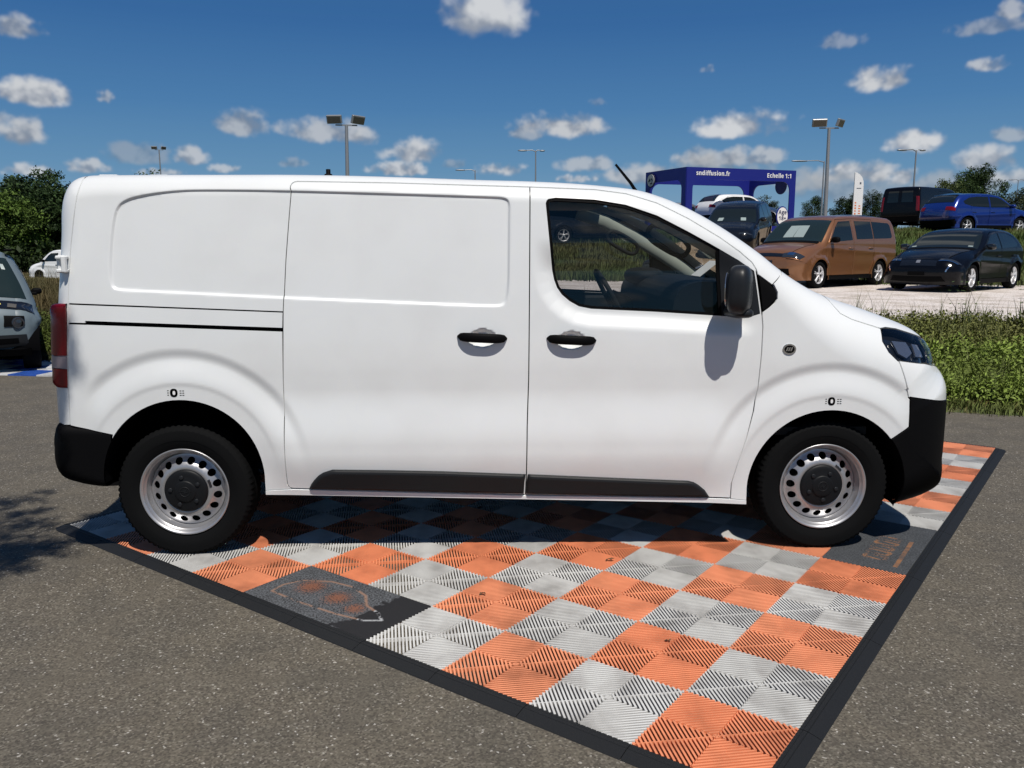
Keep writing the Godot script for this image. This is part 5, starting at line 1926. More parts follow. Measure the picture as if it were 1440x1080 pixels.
	vehicle({"called": "parked_van", "label": "black delivery van with silver wheels, seen from behind, up the slope", "category": "van", "at": sits(20.35, -41.75), "yaw": 0.66, "out": big, "hw": 0.95, "belt": 1.15, "tum": 0.10, "top": 1.97, "wheels": [-1.55, 1.75, 0.34], "paint": M.black_paint, "crease": 0.95, "sill": 0.25,
		"windows": [[1.45, 1.2, 1.0, 1.62, 0.85, 1.72, 0.35, 1.74, 0.32, 1.22]], "doors": [[1.5, 0.4, 1.5, 1.15, 1.05, 1.66, 0.85, 1.78, 0.28, 1.79, 0.26, 0.4], [0.24, 0.4, 0.26, 1.80, -0.75, 1.81, -0.77, 0.4]],
		"ws": [8.3, 9.9], "mirror": Vector2(1.35, 1.28), "mirror_mat": M.black_plastic,
		"patches": [["tail_light", Vector2(1.3, 0.45), Vector2(2.55, 0.5), Vector2(2.55, 1.07), Vector2(1.3, 1.07), 0.012, M.tail_red, false], ["rear_window", Vector2(2.1, 1.25), Vector2(3.0, 1.25), Vector2(3.0, 1.9), Vector2(2.1, 1.9), 0.006, M.dark_glass, false], ["rear_bumper", Vector2(0.0, 0.3), Vector2(0.75, 0.3), Vector2(0.75, 2.0), Vector2(0.0, 2.0), 0.02, M.black_plastic, true]]})
	# blue crossover
	var suv := [[-1.98, 0.30, 0.12], [-2.10, 0.58, 0.24], [-2.10, 0.92, 0.24], [-2.0, 1.12, 0.2], [-1.78, 1.40, 0.16], [-1.56, 1.53, 0.14], [-0.85, 1.59, 0.14], [-0.05, 1.575, 0.14], [0.42, 1.48, 0.14], [0.92, 1.17, 0.16], [1.25, 1.03, 0.22], [1.68, 0.97, 0.32], [2.02, 0.86, 0.42], [2.2, 0.65, 0.44], [2.2, 0.42, 0.4], [2.1, 0.24, 0.22]]
	var suv_win := [[0.86, 1.06, 0.36, 1.38, 0.12, 1.45, -0.22, 1.47, -0.22, 1.05], [-0.30, 1.05, -0.30, 1.47, -0.85, 1.47, -1.25, 1.42, -1.55, 1.28, -1.5, 1.18, -1.1, 1.08]]
	var suv_doors := [[0.98, 0.32, 1.0, 1.02, 0.86, 1.12, 0.38, 1.43, 0.14, 1.51, -0.25, 1.53, -0.27, 0.32], [-0.29, 0.32, -0.27, 1.53, -0.9, 1.53, -1.2, 1.47, -1.2, 0.82, -0.95, 0.66, -0.86, 0.32]]
	var suv_patches := [["tail_light", Vector2(2.05, 0.25), Vector2(2.75, 0.3), Vector2(2.75, 1.25), Vector2(2.05, 1.2), 0.012, M.tail_red, false], ["rear_bumper", Vector2(0.0, 0.2), Vector2(0.95, 0.2), Vector2(0.95, 2.0), Vector2(0.0, 2.0), 0.012, M.black_plastic, true], ["spoiler", Vector2(4.75, 0.95), Vector2(5.25, 0.95), Vector2(5.25, 2.0), Vector2(4.75, 2.0), 0.035, M.gloss_black, true], ["headlight", Vector2(11.9, 0.35), Vector2(12.25, 0.5), Vector2(12.5, 1.1), Vector2(12.2, 1.1), 0.008, M.head_glass, false], ["grille", Vector2(12.3, 1.2), Vector2(13.3, 1.1), Vector2(13.3, 2.0), Vector2(12.3, 2.0), 0.006, M.gloss_black, true], ["wheel_trim", Vector2(0.2, 0.0), Vector2(0.6, 0.0), Vector2(0.6, 0.3), Vector2(0.2, 0.3), 0.01, M.black_plastic, false]]
	vehicle({"called": "crossover_car", "label": "bright blue crossover with red tail lights, up the slope behind the black hatchback", "category": "car", "at": sits(18.9, -34.6), "yaw": 0.30, "out": suv, "hw": 0.91, "belt": 1.0, "tum": 0.18, "top": 1.59, "wheels": [-1.32, 1.32, 0.34], "paint": M.blue_paint, "crease": 0.78, "sill": 0.24, "windows": suv_win, "doors": suv_doors, "ws": [8.2, 9.75], "rw": [3.4, 4.7], "mirror": Vector2(0.78, 1.1), "sill_trim": 0.36, "patches": suv_patches})
	# white crossover inside the blue frame
	vehicle({"called": "crossover_car", "label": "white crossover with black roof glass, displayed inside the open blue frame", "category": "car", "at": Vector3(11.75, ground(11.0, -42.5) + 0.37, -44.2), "yaw": 0.34, "out": suv, "hw": 0.92, "belt": 1.0, "tum": 0.18, "top": 1.59, "wheels": [-1.32, 1.32, 0.35], "paint": M.plain_white_paint, "crease": 0.78, "sill": 0.24, "windows": suv_win, "doors": suv_doors, "ws": [8.2, 9.75], "rw": [3.4, 4.7], "mirror": Vector2(0.78, 1.1), "mirror_mat": M.gloss_black, "rim": M.rim_dark, "sill_trim": 0.36, "patches": suv_patches})
	# dark people carrier coming down the track
	var mid := [[-2.15, 0.26, 0.12], [-2.25, 0.55, 0.24], [-2.24, 0.95, 0.24], [-2.15, 1.2, 0.2], [-2.0, 1.48, 0.16], [-1.78, 1.60, 0.14], [-0.9, 1.66, 0.15], [0.0, 1.65, 0.15], [0.55, 1.52, 0.15], [1.05, 1.20, 0.16], [1.40, 1.03, 0.24], [1.85, 0.94, 0.36], [2.15, 0.80, 0.44], [2.28, 0.6, 0.46], [2.27, 0.38, 0.4], [2.16, 0.2, 0.2]]
	vehicle({"called": "people_carrier", "label": "very dark blue people carrier facing downhill in front of the blue frame", "category": "car", "at": sits(8.35, -31.3), "yaw": facing(Vector2(9.7, -33.6), Vector2(8.0, -29.9)), "pitch": -0.10, "out": mid, "hw": 0.93, "belt": 1.02, "tum": 0.2, "top": 1.66, "wheels": [-1.38, 1.38, 0.34], "paint": M.night_blue_paint, "crease": 0.75,
		"windows": [[0.98, 1.08, 0.48, 1.42, 0.2, 1.52, -0.15, 1.54, -0.17, 1.08], [-0.25, 1.08, -0.23, 1.54, -1.15, 1.54, -1.2, 1.1], [-1.28, 1.12, -1.22, 1.53, -1.7, 1.48, -1.9, 1.25]],
		"doors": [[1.06, 0.3, 1.08, 1.04, 0.5, 1.47, 0.22, 1.58, -0.19, 1.60, -0.2, 0.3], [-0.22, 0.3, -0.21, 1.60, -1.24, 1.60, -1.26, 0.7, -1.0, 0.3]],
		"ws": [8.2, 9.8], "rw": [3.3, 4.6], "mirror": Vector2(0.85, 1.12), "mirror_mat": M.gloss_black, "rim": M.rim_dark,
		"patches": [["headlight", Vector2(11.9, 0.35), Vector2(12.3, 0.5), Vector2(12.5, 1.1), Vector2(12.2, 1.1), 0.008, M.head_glass, false], ["grille", Vector2(12.3, 1.2), Vector2(13.3, 1.1), Vector2(13.3, 2.0), Vector2(12.3, 2.0), 0.006, M.gloss_black, true], ["price_sheet", Vector2(9.1, 1.35), Vector2(9.6, 1.3), Vector2(9.6, 1.55), Vector2(9.1, 1.6), 0.010, M.faint_paper, false], ["tail_light", Vector2(2.1, 0.5), Vector2(2.9, 0.5), Vector2(2.9, 1.25), Vector2(2.1, 1.25), 0.01, M.tail_red, false]]})
	# black estate whose roof shows behind the copper car
	vehicle({"called": "parked_car", "label": "black car whose roof just shows behind the copper people carrier", "category": "car", "at": sits(10.5, -27.4), "yaw": -2.4, "out": suv, "hw": 0.9, "belt": 1.0, "tum": 0.2, "top": 1.59, "wheels": [-1.32, 1.32, 0.33], "paint": M.black_paint, "sill": 0.24, "windows": suv_win, "doors": suv_doors, "ws": [8.2, 9.75], "rw": [3.4, 4.7], "sill_trim": 0.36, "patches": suv_patches})
	# grey van half hidden behind the frame
	vehicle({"called": "parked_van", "label": "dark grey van half hidden behind the left end of the blue frame", "category": "van", "at": Vector3(10.4, ground(10.4, -54.0), -54.0), "yaw": 0.12, "out": big, "hw": 0.95, "belt": 1.15, "tum": 0.10, "top": 1.97, "wheels": [-1.55, 1.75, 0.34], "paint": M.van_grey_paint, "crease": 0.95, "sill": 0.25, "windows": [[1.45, 1.2, 1.0, 1.62, 0.85, 1.72, 0.35, 1.74, 0.32, 1.22], [0.15, 1.22, 0.18, 1.72, -0.8, 1.72, -0.8, 1.22]], "doors": [[1.5, 0.4, 1.5, 1.15, 1.05, 1.66, 0.85, 1.78, 0.28, 1.79, 0.26, 0.4]], "ws": [8.3, 9.9], "mirror": Vector2(1.35, 1.28), "mirror_mat": M.black_plastic})
	# cars along the top of the slope, seen through the cab
	vehicle({"called": "crossover_car", "label": "dark crossover on top of the slope, seen through the white van's side window", "category": "car", "at": sits(3.1, -34.5), "yaw": 0.25, "out": suv, "hw": 0.91, "belt": 1.0, "tum": 0.18, "top": 1.59, "wheels": [-1.32, 1.32, 0.34], "paint": M.night_blue_paint, "sill": 0.24, "windows": suv_win, "doors": suv_doors, "ws": [8.2, 9.75], "rw": [3.4, 4.7], "mirror": Vector2(0.78, 1.1), "sill_trim": 0.36, "patches": suv_patches})
	# small white van far off on the left
	vehicle({"called": "parked_van", "label": "small white van far off beyond the dry grass, left of the big white van", "category": "van", "at": sits(-25.3, -48.4) - Vector3(0, 0.03, 0), "yaw": PI - 0.30, "out": mpv, "hw": 0.92, "belt": 1.1, "tum": 0.15, "top": 1.83, "wheels": [-1.36, 1.42, 0.32], "paint": M.plain_white_paint, "crease": 0.9,
		"windows": [[1.06, 1.16, 0.74, 1.50, 0.56, 1.62, 0.05, 1.64, 0.02, 1.18]], "doors": [[1.13, 0.30, 1.17, 1.0, 1.14, 1.14, 0.8, 1.56, 0.6, 1.70, -0.03, 1.72, -0.06, 0.30]],
		"ws": [8.7, 10.85], "mirror": Vector2(1.0, 1.2), "mirror_mat": M.black_plastic, "handle": M.black_plastic, "rim": M.rim_dark, "patches": [["lower_bumper", Vector2(15.6, 0.2), Vector2(17.0, 0.2), Vector2(17.0, 2.0), Vector2(15.6, 2.0), 0.01, M.black_plastic, true], ["headlight", Vector2(12.9, 0.35), Vector2(13.9, 0.45), Vector2(14.1, 1.15), Vector2(13.55, 1.2), 0.008, M.head_glass, false]]})
	mini_car()


func mini_car() -> void:
	var out := [[-1.14, 0.26, 0.14], [-1.20, 0.55, 0.2], [-1.14, 0.95, 0.2], [-1.0, 1.33, 0.18], [-0.78, 1.48, 0.16], [-0.3, 1.52, 0.16], [0.3, 1.50, 0.16], [0.58, 1.40, 0.16], [0.80, 1.12, 0.18], [0.98, 0.87, 0.22], [1.12, 0.80, 0.24], [1.19, 0.68, 0.26], [1.205, 0.5, 0.26], [1.20, 0.36, 0.24], [1.14, 0.24, 0.18]]
	var front := Vector2(-6.67, -10.35)
	var head := facing(front, Vector2(-0.35, 0.35))
	var back := Vector2(cos(head), -sin(head))
	var at := front - back * 1.2
	vehicle({"called": "micro_car", "label": "grey-blue two-seat micro car facing the camera at the left edge", "category": "car", "at": Vector3(at.x, -0.006, at.y), "yaw": head, "out": out, "hw": 0.685, "belt": 0.82, "tum": 0.25, "top": 1.52, "wheels": [-0.86, 0.86, 0.285], "paint": M.grey_blue_paint, "crease": 0.62, "sill": 0.2, "crown": 0.05, "glass": M.dark_glass,
		"windows": [[0.72, 0.98, 0.50, 1.30, 0.38, 1.38, -0.5, 1.40, -0.72, 1.0]], "doors": [[0.62, 0.3, 0.76, 0.95, 0.52, 1.36, 0.4, 1.44, -0.56, 1.46, -0.8, 0.95, -0.52, 0.3]],
		"ws": [6.75, 8.75], "rw": [2.6, 3.9], "mirror": Vector2(0.66, 1.0), "mirror_size": 0.55, "mirror_mat": M.black_plastic, "rim": M.rim_dark, "screen": M.screen_glass,
		"patches": [["front_band", Vector2(8.95, 0.45), Vector2(10.1, 0.4), Vector2(10.1, 2.0), Vector2(8.95, 2.0), 0.008, M.gloss_black, true], ["position_lamp", Vector2(9.35, 0.98), Vector2(9.95, 0.98), Vector2(9.95, 1.2), Vector2(9.35, 1.2), 0.014, M.lamp_glass, false], ["yellow_sticker", Vector2(9.5, 1.36), Vector2(9.75, 1.36), Vector2(9.75, 1.62), Vector2(9.5, 1.62), 0.014, M.yellow_plate, false],
			["lamp_housing", Vector2(10.75, 0.78), Vector2(11.55, 0.78), Vector2(11.55, 1.30), Vector2(10.75, 1.30), 0.012, M.black_plastic, false], ["lower_grille", Vector2(12.15, 0.75), Vector2(13.2, 0.7), Vector2(13.2, 2.0), Vector2(12.15, 2.0), 0.012, M.grey_plastic, true], ["bumper_slot", Vector2(12.45, 0.98), Vector2(12.9, 0.98), Vector2(12.9, 2.0), Vector2(12.45, 2.0), 0.016, M.gap_black, true], ["price_sheet", Vector2(7.2, 0.98), Vector2(7.45, 0.98), Vector2(7.45, 1.1), Vector2(7.2, 1.1), 0.010, M.faint_paper, false]]})
	var root: Node3D = get_node("micro_car")
	for z: float in [0.46, -0.46]:
		var s := Mesher.new()
		s.lathe(PackedVector2Array([Vector2(0.075, -0.03), Vector2(0.075, 0.012), Vector2(0.066, 0.018), Vector2(0.05, 0.01), Vector2(0.0, 0.02)]), 24, Vector3(1.205, 0.625, z), Basis(Vector3.UP, PI / 2 - 0.35 * signf(z)))
		put(root, "headlight", s.done(M.head_glass))
	for z: float in [0.42, -0.42]:
		var s := Mesher.new()
		s.box(Vector3(0.0, 1.54, z), Vector3(0.9, 0.03, 0.10), Basis.IDENTITY, 0.01)
		put(root, "roof_rail", s.done(M.black_plastic))
	# the blue and white mat it stands on
	var o := thing("tiled_display_mat", "blue and white mat of ribbed plastic tiles under the micro car", "floor mat", Vector3(-5.5, -0.002, -10.4), 2.98)
	var meshes := [tile_mesh(M.tile_blue), tile_mesh(M.tile_white)]
	for u in 9:
		for v in 7:
			put(o, "tile", meshes[(u + v) % 2], Vector3(u * 0.4 - 0.4, 0, v * 0.4 - 0.2))


# ---------------------------------------------------------------- the blue frame, banner, lamps

func frame() -> void:
	var a := Vector3(8.4, 0, -41.16)
	var ab := Vector3(5.94, 0, -2.1)
	var ac := Vector3(-1.44, 0, -3.14)
	var base := ground(11.0, -42.5)
	var h := 3.12
	var root := thing("display_frame", "open blue display frame with white lettering around the white crossover", "frame", Vector3(a.x, base, a.z))
	var wide := 0.34
	var beam := 0.56
	var sides := [["front_frame", Vector3.ZERO, ab], ["side_frame", Vector3.ZERO, ac], ["side_frame", ab, ac], ["rear_frame", ac, ab]]
	for sd in sides:
		var d: Vector3 = sd[2]
		var len_ := d.length()
		var x := d.normalized()
		var bs := Basis(x, Vector3.UP, x.cross(Vector3.UP))
		var s := Mesher.new()
		var p := PackedVector2Array([Vector2(0, 0), Vector2(0, h), Vector2(len_, h), Vector2(len_, 0), Vector2(len_ - wide, 0)])
		for k in 9:
			var t := PI / 2 * k / 8
			p.append(Vector2(len_ - wide - 0.45 + 0.45 * cos(t), h - beam - 0.45 + 0.45 * sin(t)))
		for k in 9:
			var t := PI / 2 + PI / 2 * k / 8
			p.append(Vector2(wide + 0.45 + 0.45 * cos(t), h - beam - 0.45 + 0.45 * sin(t)))
		p.append(Vector2(wide, 0))
		s.slab(p, -0.03, 0.03, sd[1], bs)
		put(root, sd[0], s.done(M.sign_blue))
	var x := ab.normalized()
	var bs := Basis(x, Vector3.UP, x.cross(Vector3.UP))
	var sx := ac.normalized()
	var sb := Basis(sx, Vector3.UP, sx.cross(Vector3.UP))
	var s := Mesher.new()
	s.slab(PackedVector2Array([Vector2(0.0, 0.0), Vector2(ab.x, ab.z), Vector2(ab.x + ac.x, ab.z + ac.z), Vector2(ac.x, ac.z)]), -0.37, 0.0, Vector3.ZERO, Basis(Vector3.RIGHT, Vector3.BACK, Vector3.DOWN))
	put(root, "podium", s.done(M.sign_blue))
	# lettering
	var font := SystemFont.new()
	font.font_names = PackedStringArray(["Droid Sans"])
	font.font_weight = 700
	for t in [["sndiffusion.fr", 0.50, 2.76, 0.21, M.sign_white], ["Echelle 1:1", 4.55, 2.74, 0.21, M.sign_white]]:
		var tm := TextMesh.new()
		tm.text = t[0]
		tm.font = font
		tm.font_size = 32
		tm.pixel_size = t[3] / 23.0
		tm.depth = 0.012
		tm.horizontal_alignment = HORIZONTAL_ALIGNMENT_LEFT
		tm.vertical_alignment = VERTICAL_ALIGNMENT_BOTTOM
		tm.material = t[4]
		var o := put(root, "lettering", tm)
		o.basis = bs
		o.position = x * t[1] + Vector3(0, t[2] - 0.08, 0) + bs.z * 0.04
	# round signs
	s = Mesher.new()
	disc(s, Vector2(0.36, 0.50))
	var at := x * 5.55 + Vector3(0, 0.85, 0) + bs.z * 0.05
	var o := put(root, "age_sign", s.done(M.sign_blue), at)
	o.basis = bs
	s = Mesher.new()
	disc(s, Vector2(0.31, 0.44))
	put(o, "sign_face", s.done(M.sign_white), Vector3(0, 0, 0.03))
	for t in [["Age", 0.05], ["18+", -0.25]]:
		var tm := TextMesh.new()
		tm.text = t[0]
		tm.font = font
		tm.font_size = 32
		tm.pixel_size = 0.0088
		tm.depth = 0.01
		tm.vertical_alignment = VERTICAL_ALIGNMENT_BOTTOM
		tm.material = M.sign_dark_blue
		put(o, "lettering", tm, Vector3(0, t[1] - 0.02, 0.056))
	s = Mesher.new()
	disc(s, Vector2(0.36, 0.36))
	o = put(root, "round_sign", s.done(M.sign_dark_blue), sx * 2.85 + Vector3(0, 2.68, 0) - sb.z * 0.08)
	o.basis = Basis(-sx, Vector3.UP, (-sx).cross(Vector3.UP))
	s = Mesher.new()
	disc(s, Vector2(0.30, 0.30))
	put(o, "sign_face", s.done(M.sign_grey), Vector3(0, 0, 0.03))
	s = Mesher.new()
	s.slab(pv([-0.22, -0.06, -0.1, 0.10, -0.04, 0.10, -0.02, -0.04]), 0.0, 0.01)
	s.slab(pv([0.02, 0.12, 0.14, 0.08, 0.22, -0.04, 0.08, 0.02]), 0.0, 0.01)
	s.slab(pv([-0.05, -0.14, 0.12, -0.10, 0.18, -0.16, 0.0, -0.20]), 0.0, 0.01)
	put(o, "sign_print", s.done(M.rim_dark), Vector3(0, 0, 0.052))
	s = Mesher.new()
	disc(s, Vector2(0.42, 0.42))
	o = put(root, "round_sign", s.done(M.sign_dark_blue), ab + sx * 0.95 + Vector3(0, 2.42, 0) - Basis(sx, Vector3.UP, sx.cross(Vector3.UP)).z * 0.07)
	o.basis = Basis(sx, Vector3.UP, sx.cross(Vector3.UP))


func disc(s: Mesher, r: Vector2) -> void:
	var p := PackedVector2Array()
	for k in 40:
		p.append(Vector2(cos(TAU * k / 40) * r.x, sin(TAU * k / 40) * r.y))
	s.slab(p, 0.0, 0.025)


func banner() -> void:
	var x := 13.87
	var z := -34.6
	var root := thing("feather_banner", "white feather banner with orange print standing behind the copper car", "banner", Vector3(x, ground(x, z), z), 0.15)
	var s := Mesher.new()
	var p := PackedVector2Array([Vector2(0.0, 0.35), Vector2(0.40, 0.35), Vector2(0.40, 2.15), Vector2(0.385, 2.28), Vector2(0.33, 2.42), Vector2(0.22, 2.54), Vector2(0.10, 2.61), Vector2(0.0, 2.64)])
	s.slab(p, -0.004, 0.004)
	put(root, "cloth", s.done(M.sign_white))
	s = Mesher.new()
	s.tube(PackedVector3Array([Vector3(-0.015, 0, 0), Vector3(-0.015, 2.62, 0)]), PackedFloat32Array([0.016, 0.008]), 8)
	put(root, "pole", s.done(M.galvanised))
	s = Mesher.new()
	for k in 9:
		s.box(Vector3(0.09, 0.55 + k * 0.11, 0.006), Vector3(0.07, 0.075 - 0.01 * (k % 3), 0.004))
		if k < 8:
			s.box(Vector3(0.27, 0.60 + k * 0.10, 0.006), Vector3(0.10 - 0.02 * (k % 2), 0.05, 0.004))
	put(root, "print", s.done(M.sign_orange))
	s = Mesher.new()
	s.box(Vector3(0.20, 2.0, 0.006), Vector3(0.20, 0.03, 0.004))
	s.box(Vector3(0.26, 2.2, 0.006), Vector3(0.07, 0.08, 0.004))
	put(root, "print", s.done(M.van_grey_paint))


func flood_lamp(called: String, label: String, at: Vector3, h: float, size: float, yaw: float, lean := 0.0) -> void:
	# a mast with two floodlights
	var root := thing(called, label, "lamp post", at, yaw, "floodlight masts over the car lot")
	root.rotation.z = lean
	var s := Mesher.new()
	s.lathe(PackedVector2Array([Vector2(0.13 * size, 0.0), Vector2(0.12 * size, h * 0.3), Vector2(0.085 * size, h)]), 12, Vector3.ZERO, Basis(Vector3.RIGHT, -PI / 2))
	put(root, "mast", s.done(M.galvanised))
	s = Mesher.new()
	s.box(Vector3(0, h, 0), Vector3(1.15 * size, 0.07 * size, 0.07 * size))
	put(root, "cross_arm", s.done(M.galvanised))
	for side: float in [-1.0, 1.0]:
		var b := Basis(Vector3.UP, -0.25 if side < 0 else 0.75) * Basis(Vector3.RIGHT, 0.35)
		s = Mesher.new()
		s.box(Vector3.ZERO, Vector3(0.82, 0.44, 0.16) * size, b, 0.03)
		var o := put(root, "floodlight", s.done(M.galvanised), Vector3(side * 0.62 * size, h + 0.28 * size, 0.1))
		s = Mesher.new()
		s.box(b * Vector3(0, -0.02, 0.082 * size), Vector3(0.70, 0.32, 0.012) * size, b)
		put(o, "lamp_face", s.done(M.lamp_glass))


func street_lamp(called: String, label: String, at: Vector3, h: float, arms: Array, yaw: float) -> void:
	var root := thing(called, label, "lamp post", at, yaw, "slim street lamps in the distance")
	var s := Mesher.new()
	s.lathe(PackedVector2Array([Vector2(0.10, 0.0), Vector2(0.09, h * 0.4), Vector2(0.06, h)]), 10, Vector3.ZERO, Basis(Vector3.RIGHT, -PI / 2))
	put(root, "mast", s.done(M.galvanised))
	for a in arms:
		s = Mesher.new()
		s.tube(PackedVector3Array([Vector3(0, h - 0.1, 0), Vector3(a * 0.35, h + 0.06, 0), Vector3(a, h + 0.02, 0)]), PackedFloat32Array([0.05, 0.045, 0.04]), 8)
		put(root, "arm", s.done(M.galvanised))
		s = Mesher.new()
		s.blob(Vector3(a * 1.35, h, 0), Vector3(absf(a) * 0.42 + 0.08, 0.08, 0.16), Basis.IDENTITY, 2.6, 14)
		put(root, "lantern", s.done(M.galvanised))


func lamps() -> void:
	flood_lamp("floodlight_mast", "double floodlight mast behind the copper people carrier", Vector3(22.94, ground(22.9, -62), -62.2), 10.05 - ground(22.9, -62), 1.25, 0.1, 0.012)
	flood_lamp("floodlight_mast", "double floodlight mast rising behind the white van's roof", Vector3(-12.0, ground(-12, -62), -62.2), 10.3 - ground(-12, -62), 1.35, 0.1, -0.012)
	flood_lamp("floodlight_mast", "smallest, most distant double lamp left of the roof mast", Vector3(-50.8, ground(-50.8, -124), -124.0), 15.6 - ground(-50.8, -124), 1.0, 0.3, 0.0)
	street_lamp("street_lamp", "double-headed street lamp above the middle of the van's roof", Vector3(2.45, 2.0, -87.7), 9.35, [-1.0, 0.5], 0.1)
	street_lamp("street_lamp", "double-headed street lamp above the black van", Vector3(36.4, 2.2, -77.4), 8.0, [-1.0, 0.45], 0.1)
	street_lamp("street_lamp", "long-armed street lamp just left of the floodlight mast", Vector3(31.3, 2.0, -86.0), 8.1, [-1.9], 0.1)
	street_lamp("street_lamp", "street lamp head just showing over the white van's roof", Vector3(-4.4, 1.9, -103.0), 8.9, [-1.3], 0.1)
	street_lamp("street_lamp", "tiny pale lamp post at the right edge behind the trees", Vector3(90.0, 1.9, -152.0), 11.5, [-1.0, 1.0], 0.1)


# ---------------------------------------------------------------- plants

func leaf_clump(seed_: int, leaves: int, size: float, spread: float, flat := 0.8) -> Mesher:
	var rng := RandomNumberGenerator.new()
	rng.seed = seed_
	var s := Mesher.new()
	s.tinted = true
	for k in leaves:
		var d := Vector3(rng.randfn(), rng.randfn() * flat, rng.randfn()).normalized() * pow(rng.randf(), 0.5) * spread
		var b := Basis.from_euler(Vector3(rng.randf_range(-1.1, 1.1), rng.randf() * TAU, rng.randf_range(-1.1, 1.1)))
		var l := size * rng.randf_range(0.65, 1.25)
		var w := l * rng.randf_range(0.38, 0.55)
		var t := rng.randf_range(0.7, 1.25)
		s.col = Color(t, t, t * 0.9)
		var p := [d - b.x * l / 2, d + b.z * w / 2 + b.y * l * 0.08, d + b.x * l / 2, d - b.z * w / 2 + b.y * l * 0.08]
		var soft := (b.y + d.normalized() * 0.9).normalized()
		if soft.y < -0.2:
			soft = (soft + Vector3.UP * 0.6).normalized()
		var ids := []
		for q in p:
			ids.append(s.add(q, soft, Vector2(0, 0)))
		if (p[1] - p[0]).cross(p[2] - p[0]).dot(soft) > 0:
			s.quad(ids[0], ids[1], ids[2], ids[3])
		else:
			s.quad(ids[0], ids[3], ids[2], ids[1])
	return s


func grass_tuft(seed_: int, blades: int, h: float, spread: float, wide: float) -> Mesher:
	var rng := RandomNumberGenerator.new()
	rng.seed = seed_
	var s := Mesher.new()
	s.tinted = true
	for k in blades:
		var a := rng.randf() * TAU
		var root := Vector3(rng.randfn() * spread * 0.5, -0.02, rng.randfn() * spread * 0.5)
		var d := Vector3(cos(a), 0, sin(a))
		var o := Vector3(-sin(a), 0, cos(a)) * wide * rng.randf_range(0.6, 1.3)
		var hh := h * rng.randf_range(0.5, 1.15)
		var bend := hh * rng.randf_range(0.1, 0.65)
		var t := rng.randf_range(0.75, 1.3)
		var nn := (Vector3.UP + d * 0.35).normalized()
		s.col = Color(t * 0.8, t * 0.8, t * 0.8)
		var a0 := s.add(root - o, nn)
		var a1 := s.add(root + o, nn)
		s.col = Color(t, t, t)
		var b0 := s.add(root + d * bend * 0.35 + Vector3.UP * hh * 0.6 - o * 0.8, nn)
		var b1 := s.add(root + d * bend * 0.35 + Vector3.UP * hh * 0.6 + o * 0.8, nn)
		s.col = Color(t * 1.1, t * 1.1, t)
		var c0 := s.add(root + d * bend + Vector3.UP * hh, nn)
		s.quad(a0, a1, b1, b0)
		s.tri(b0, b1, c0)
	return s


func scatter(parent: Node, called: String, mesh: Mesh, where: Array, tint: Array) -> MultiMeshInstance3D:
	var mm := MultiMesh.new()
	mm.transform_format = MultiMesh.TRANSFORM_3D
	mm.use_colors = true
	mm.mesh = mesh
	mm.instance_count = where.size()
	for k in where.size():
		mm.set_instance_transform(k, where[k])
		mm.set_instance_color(k, tint[k])
	var o := MultiMeshInstance3D.new()
	o.name = numbered(called) if parent == self else called
	o.multimesh = mm
	parent.add_child(o, true)
	return o


func leaf_material(called: String, c: Color, back := 0.3) -> StandardMaterial3D:
	var m := make(called, c.linear_to_srgb(), 0.62)
	m.vertex_color_use_as_albedo = true
	m.cull_mode = BaseMaterial3D.CULL_DISABLED
	m.backlight_enabled = true
	m.backlight = Color(back, back, back)
	m.metallic_specular = 0.3
	return m


var clumps := []


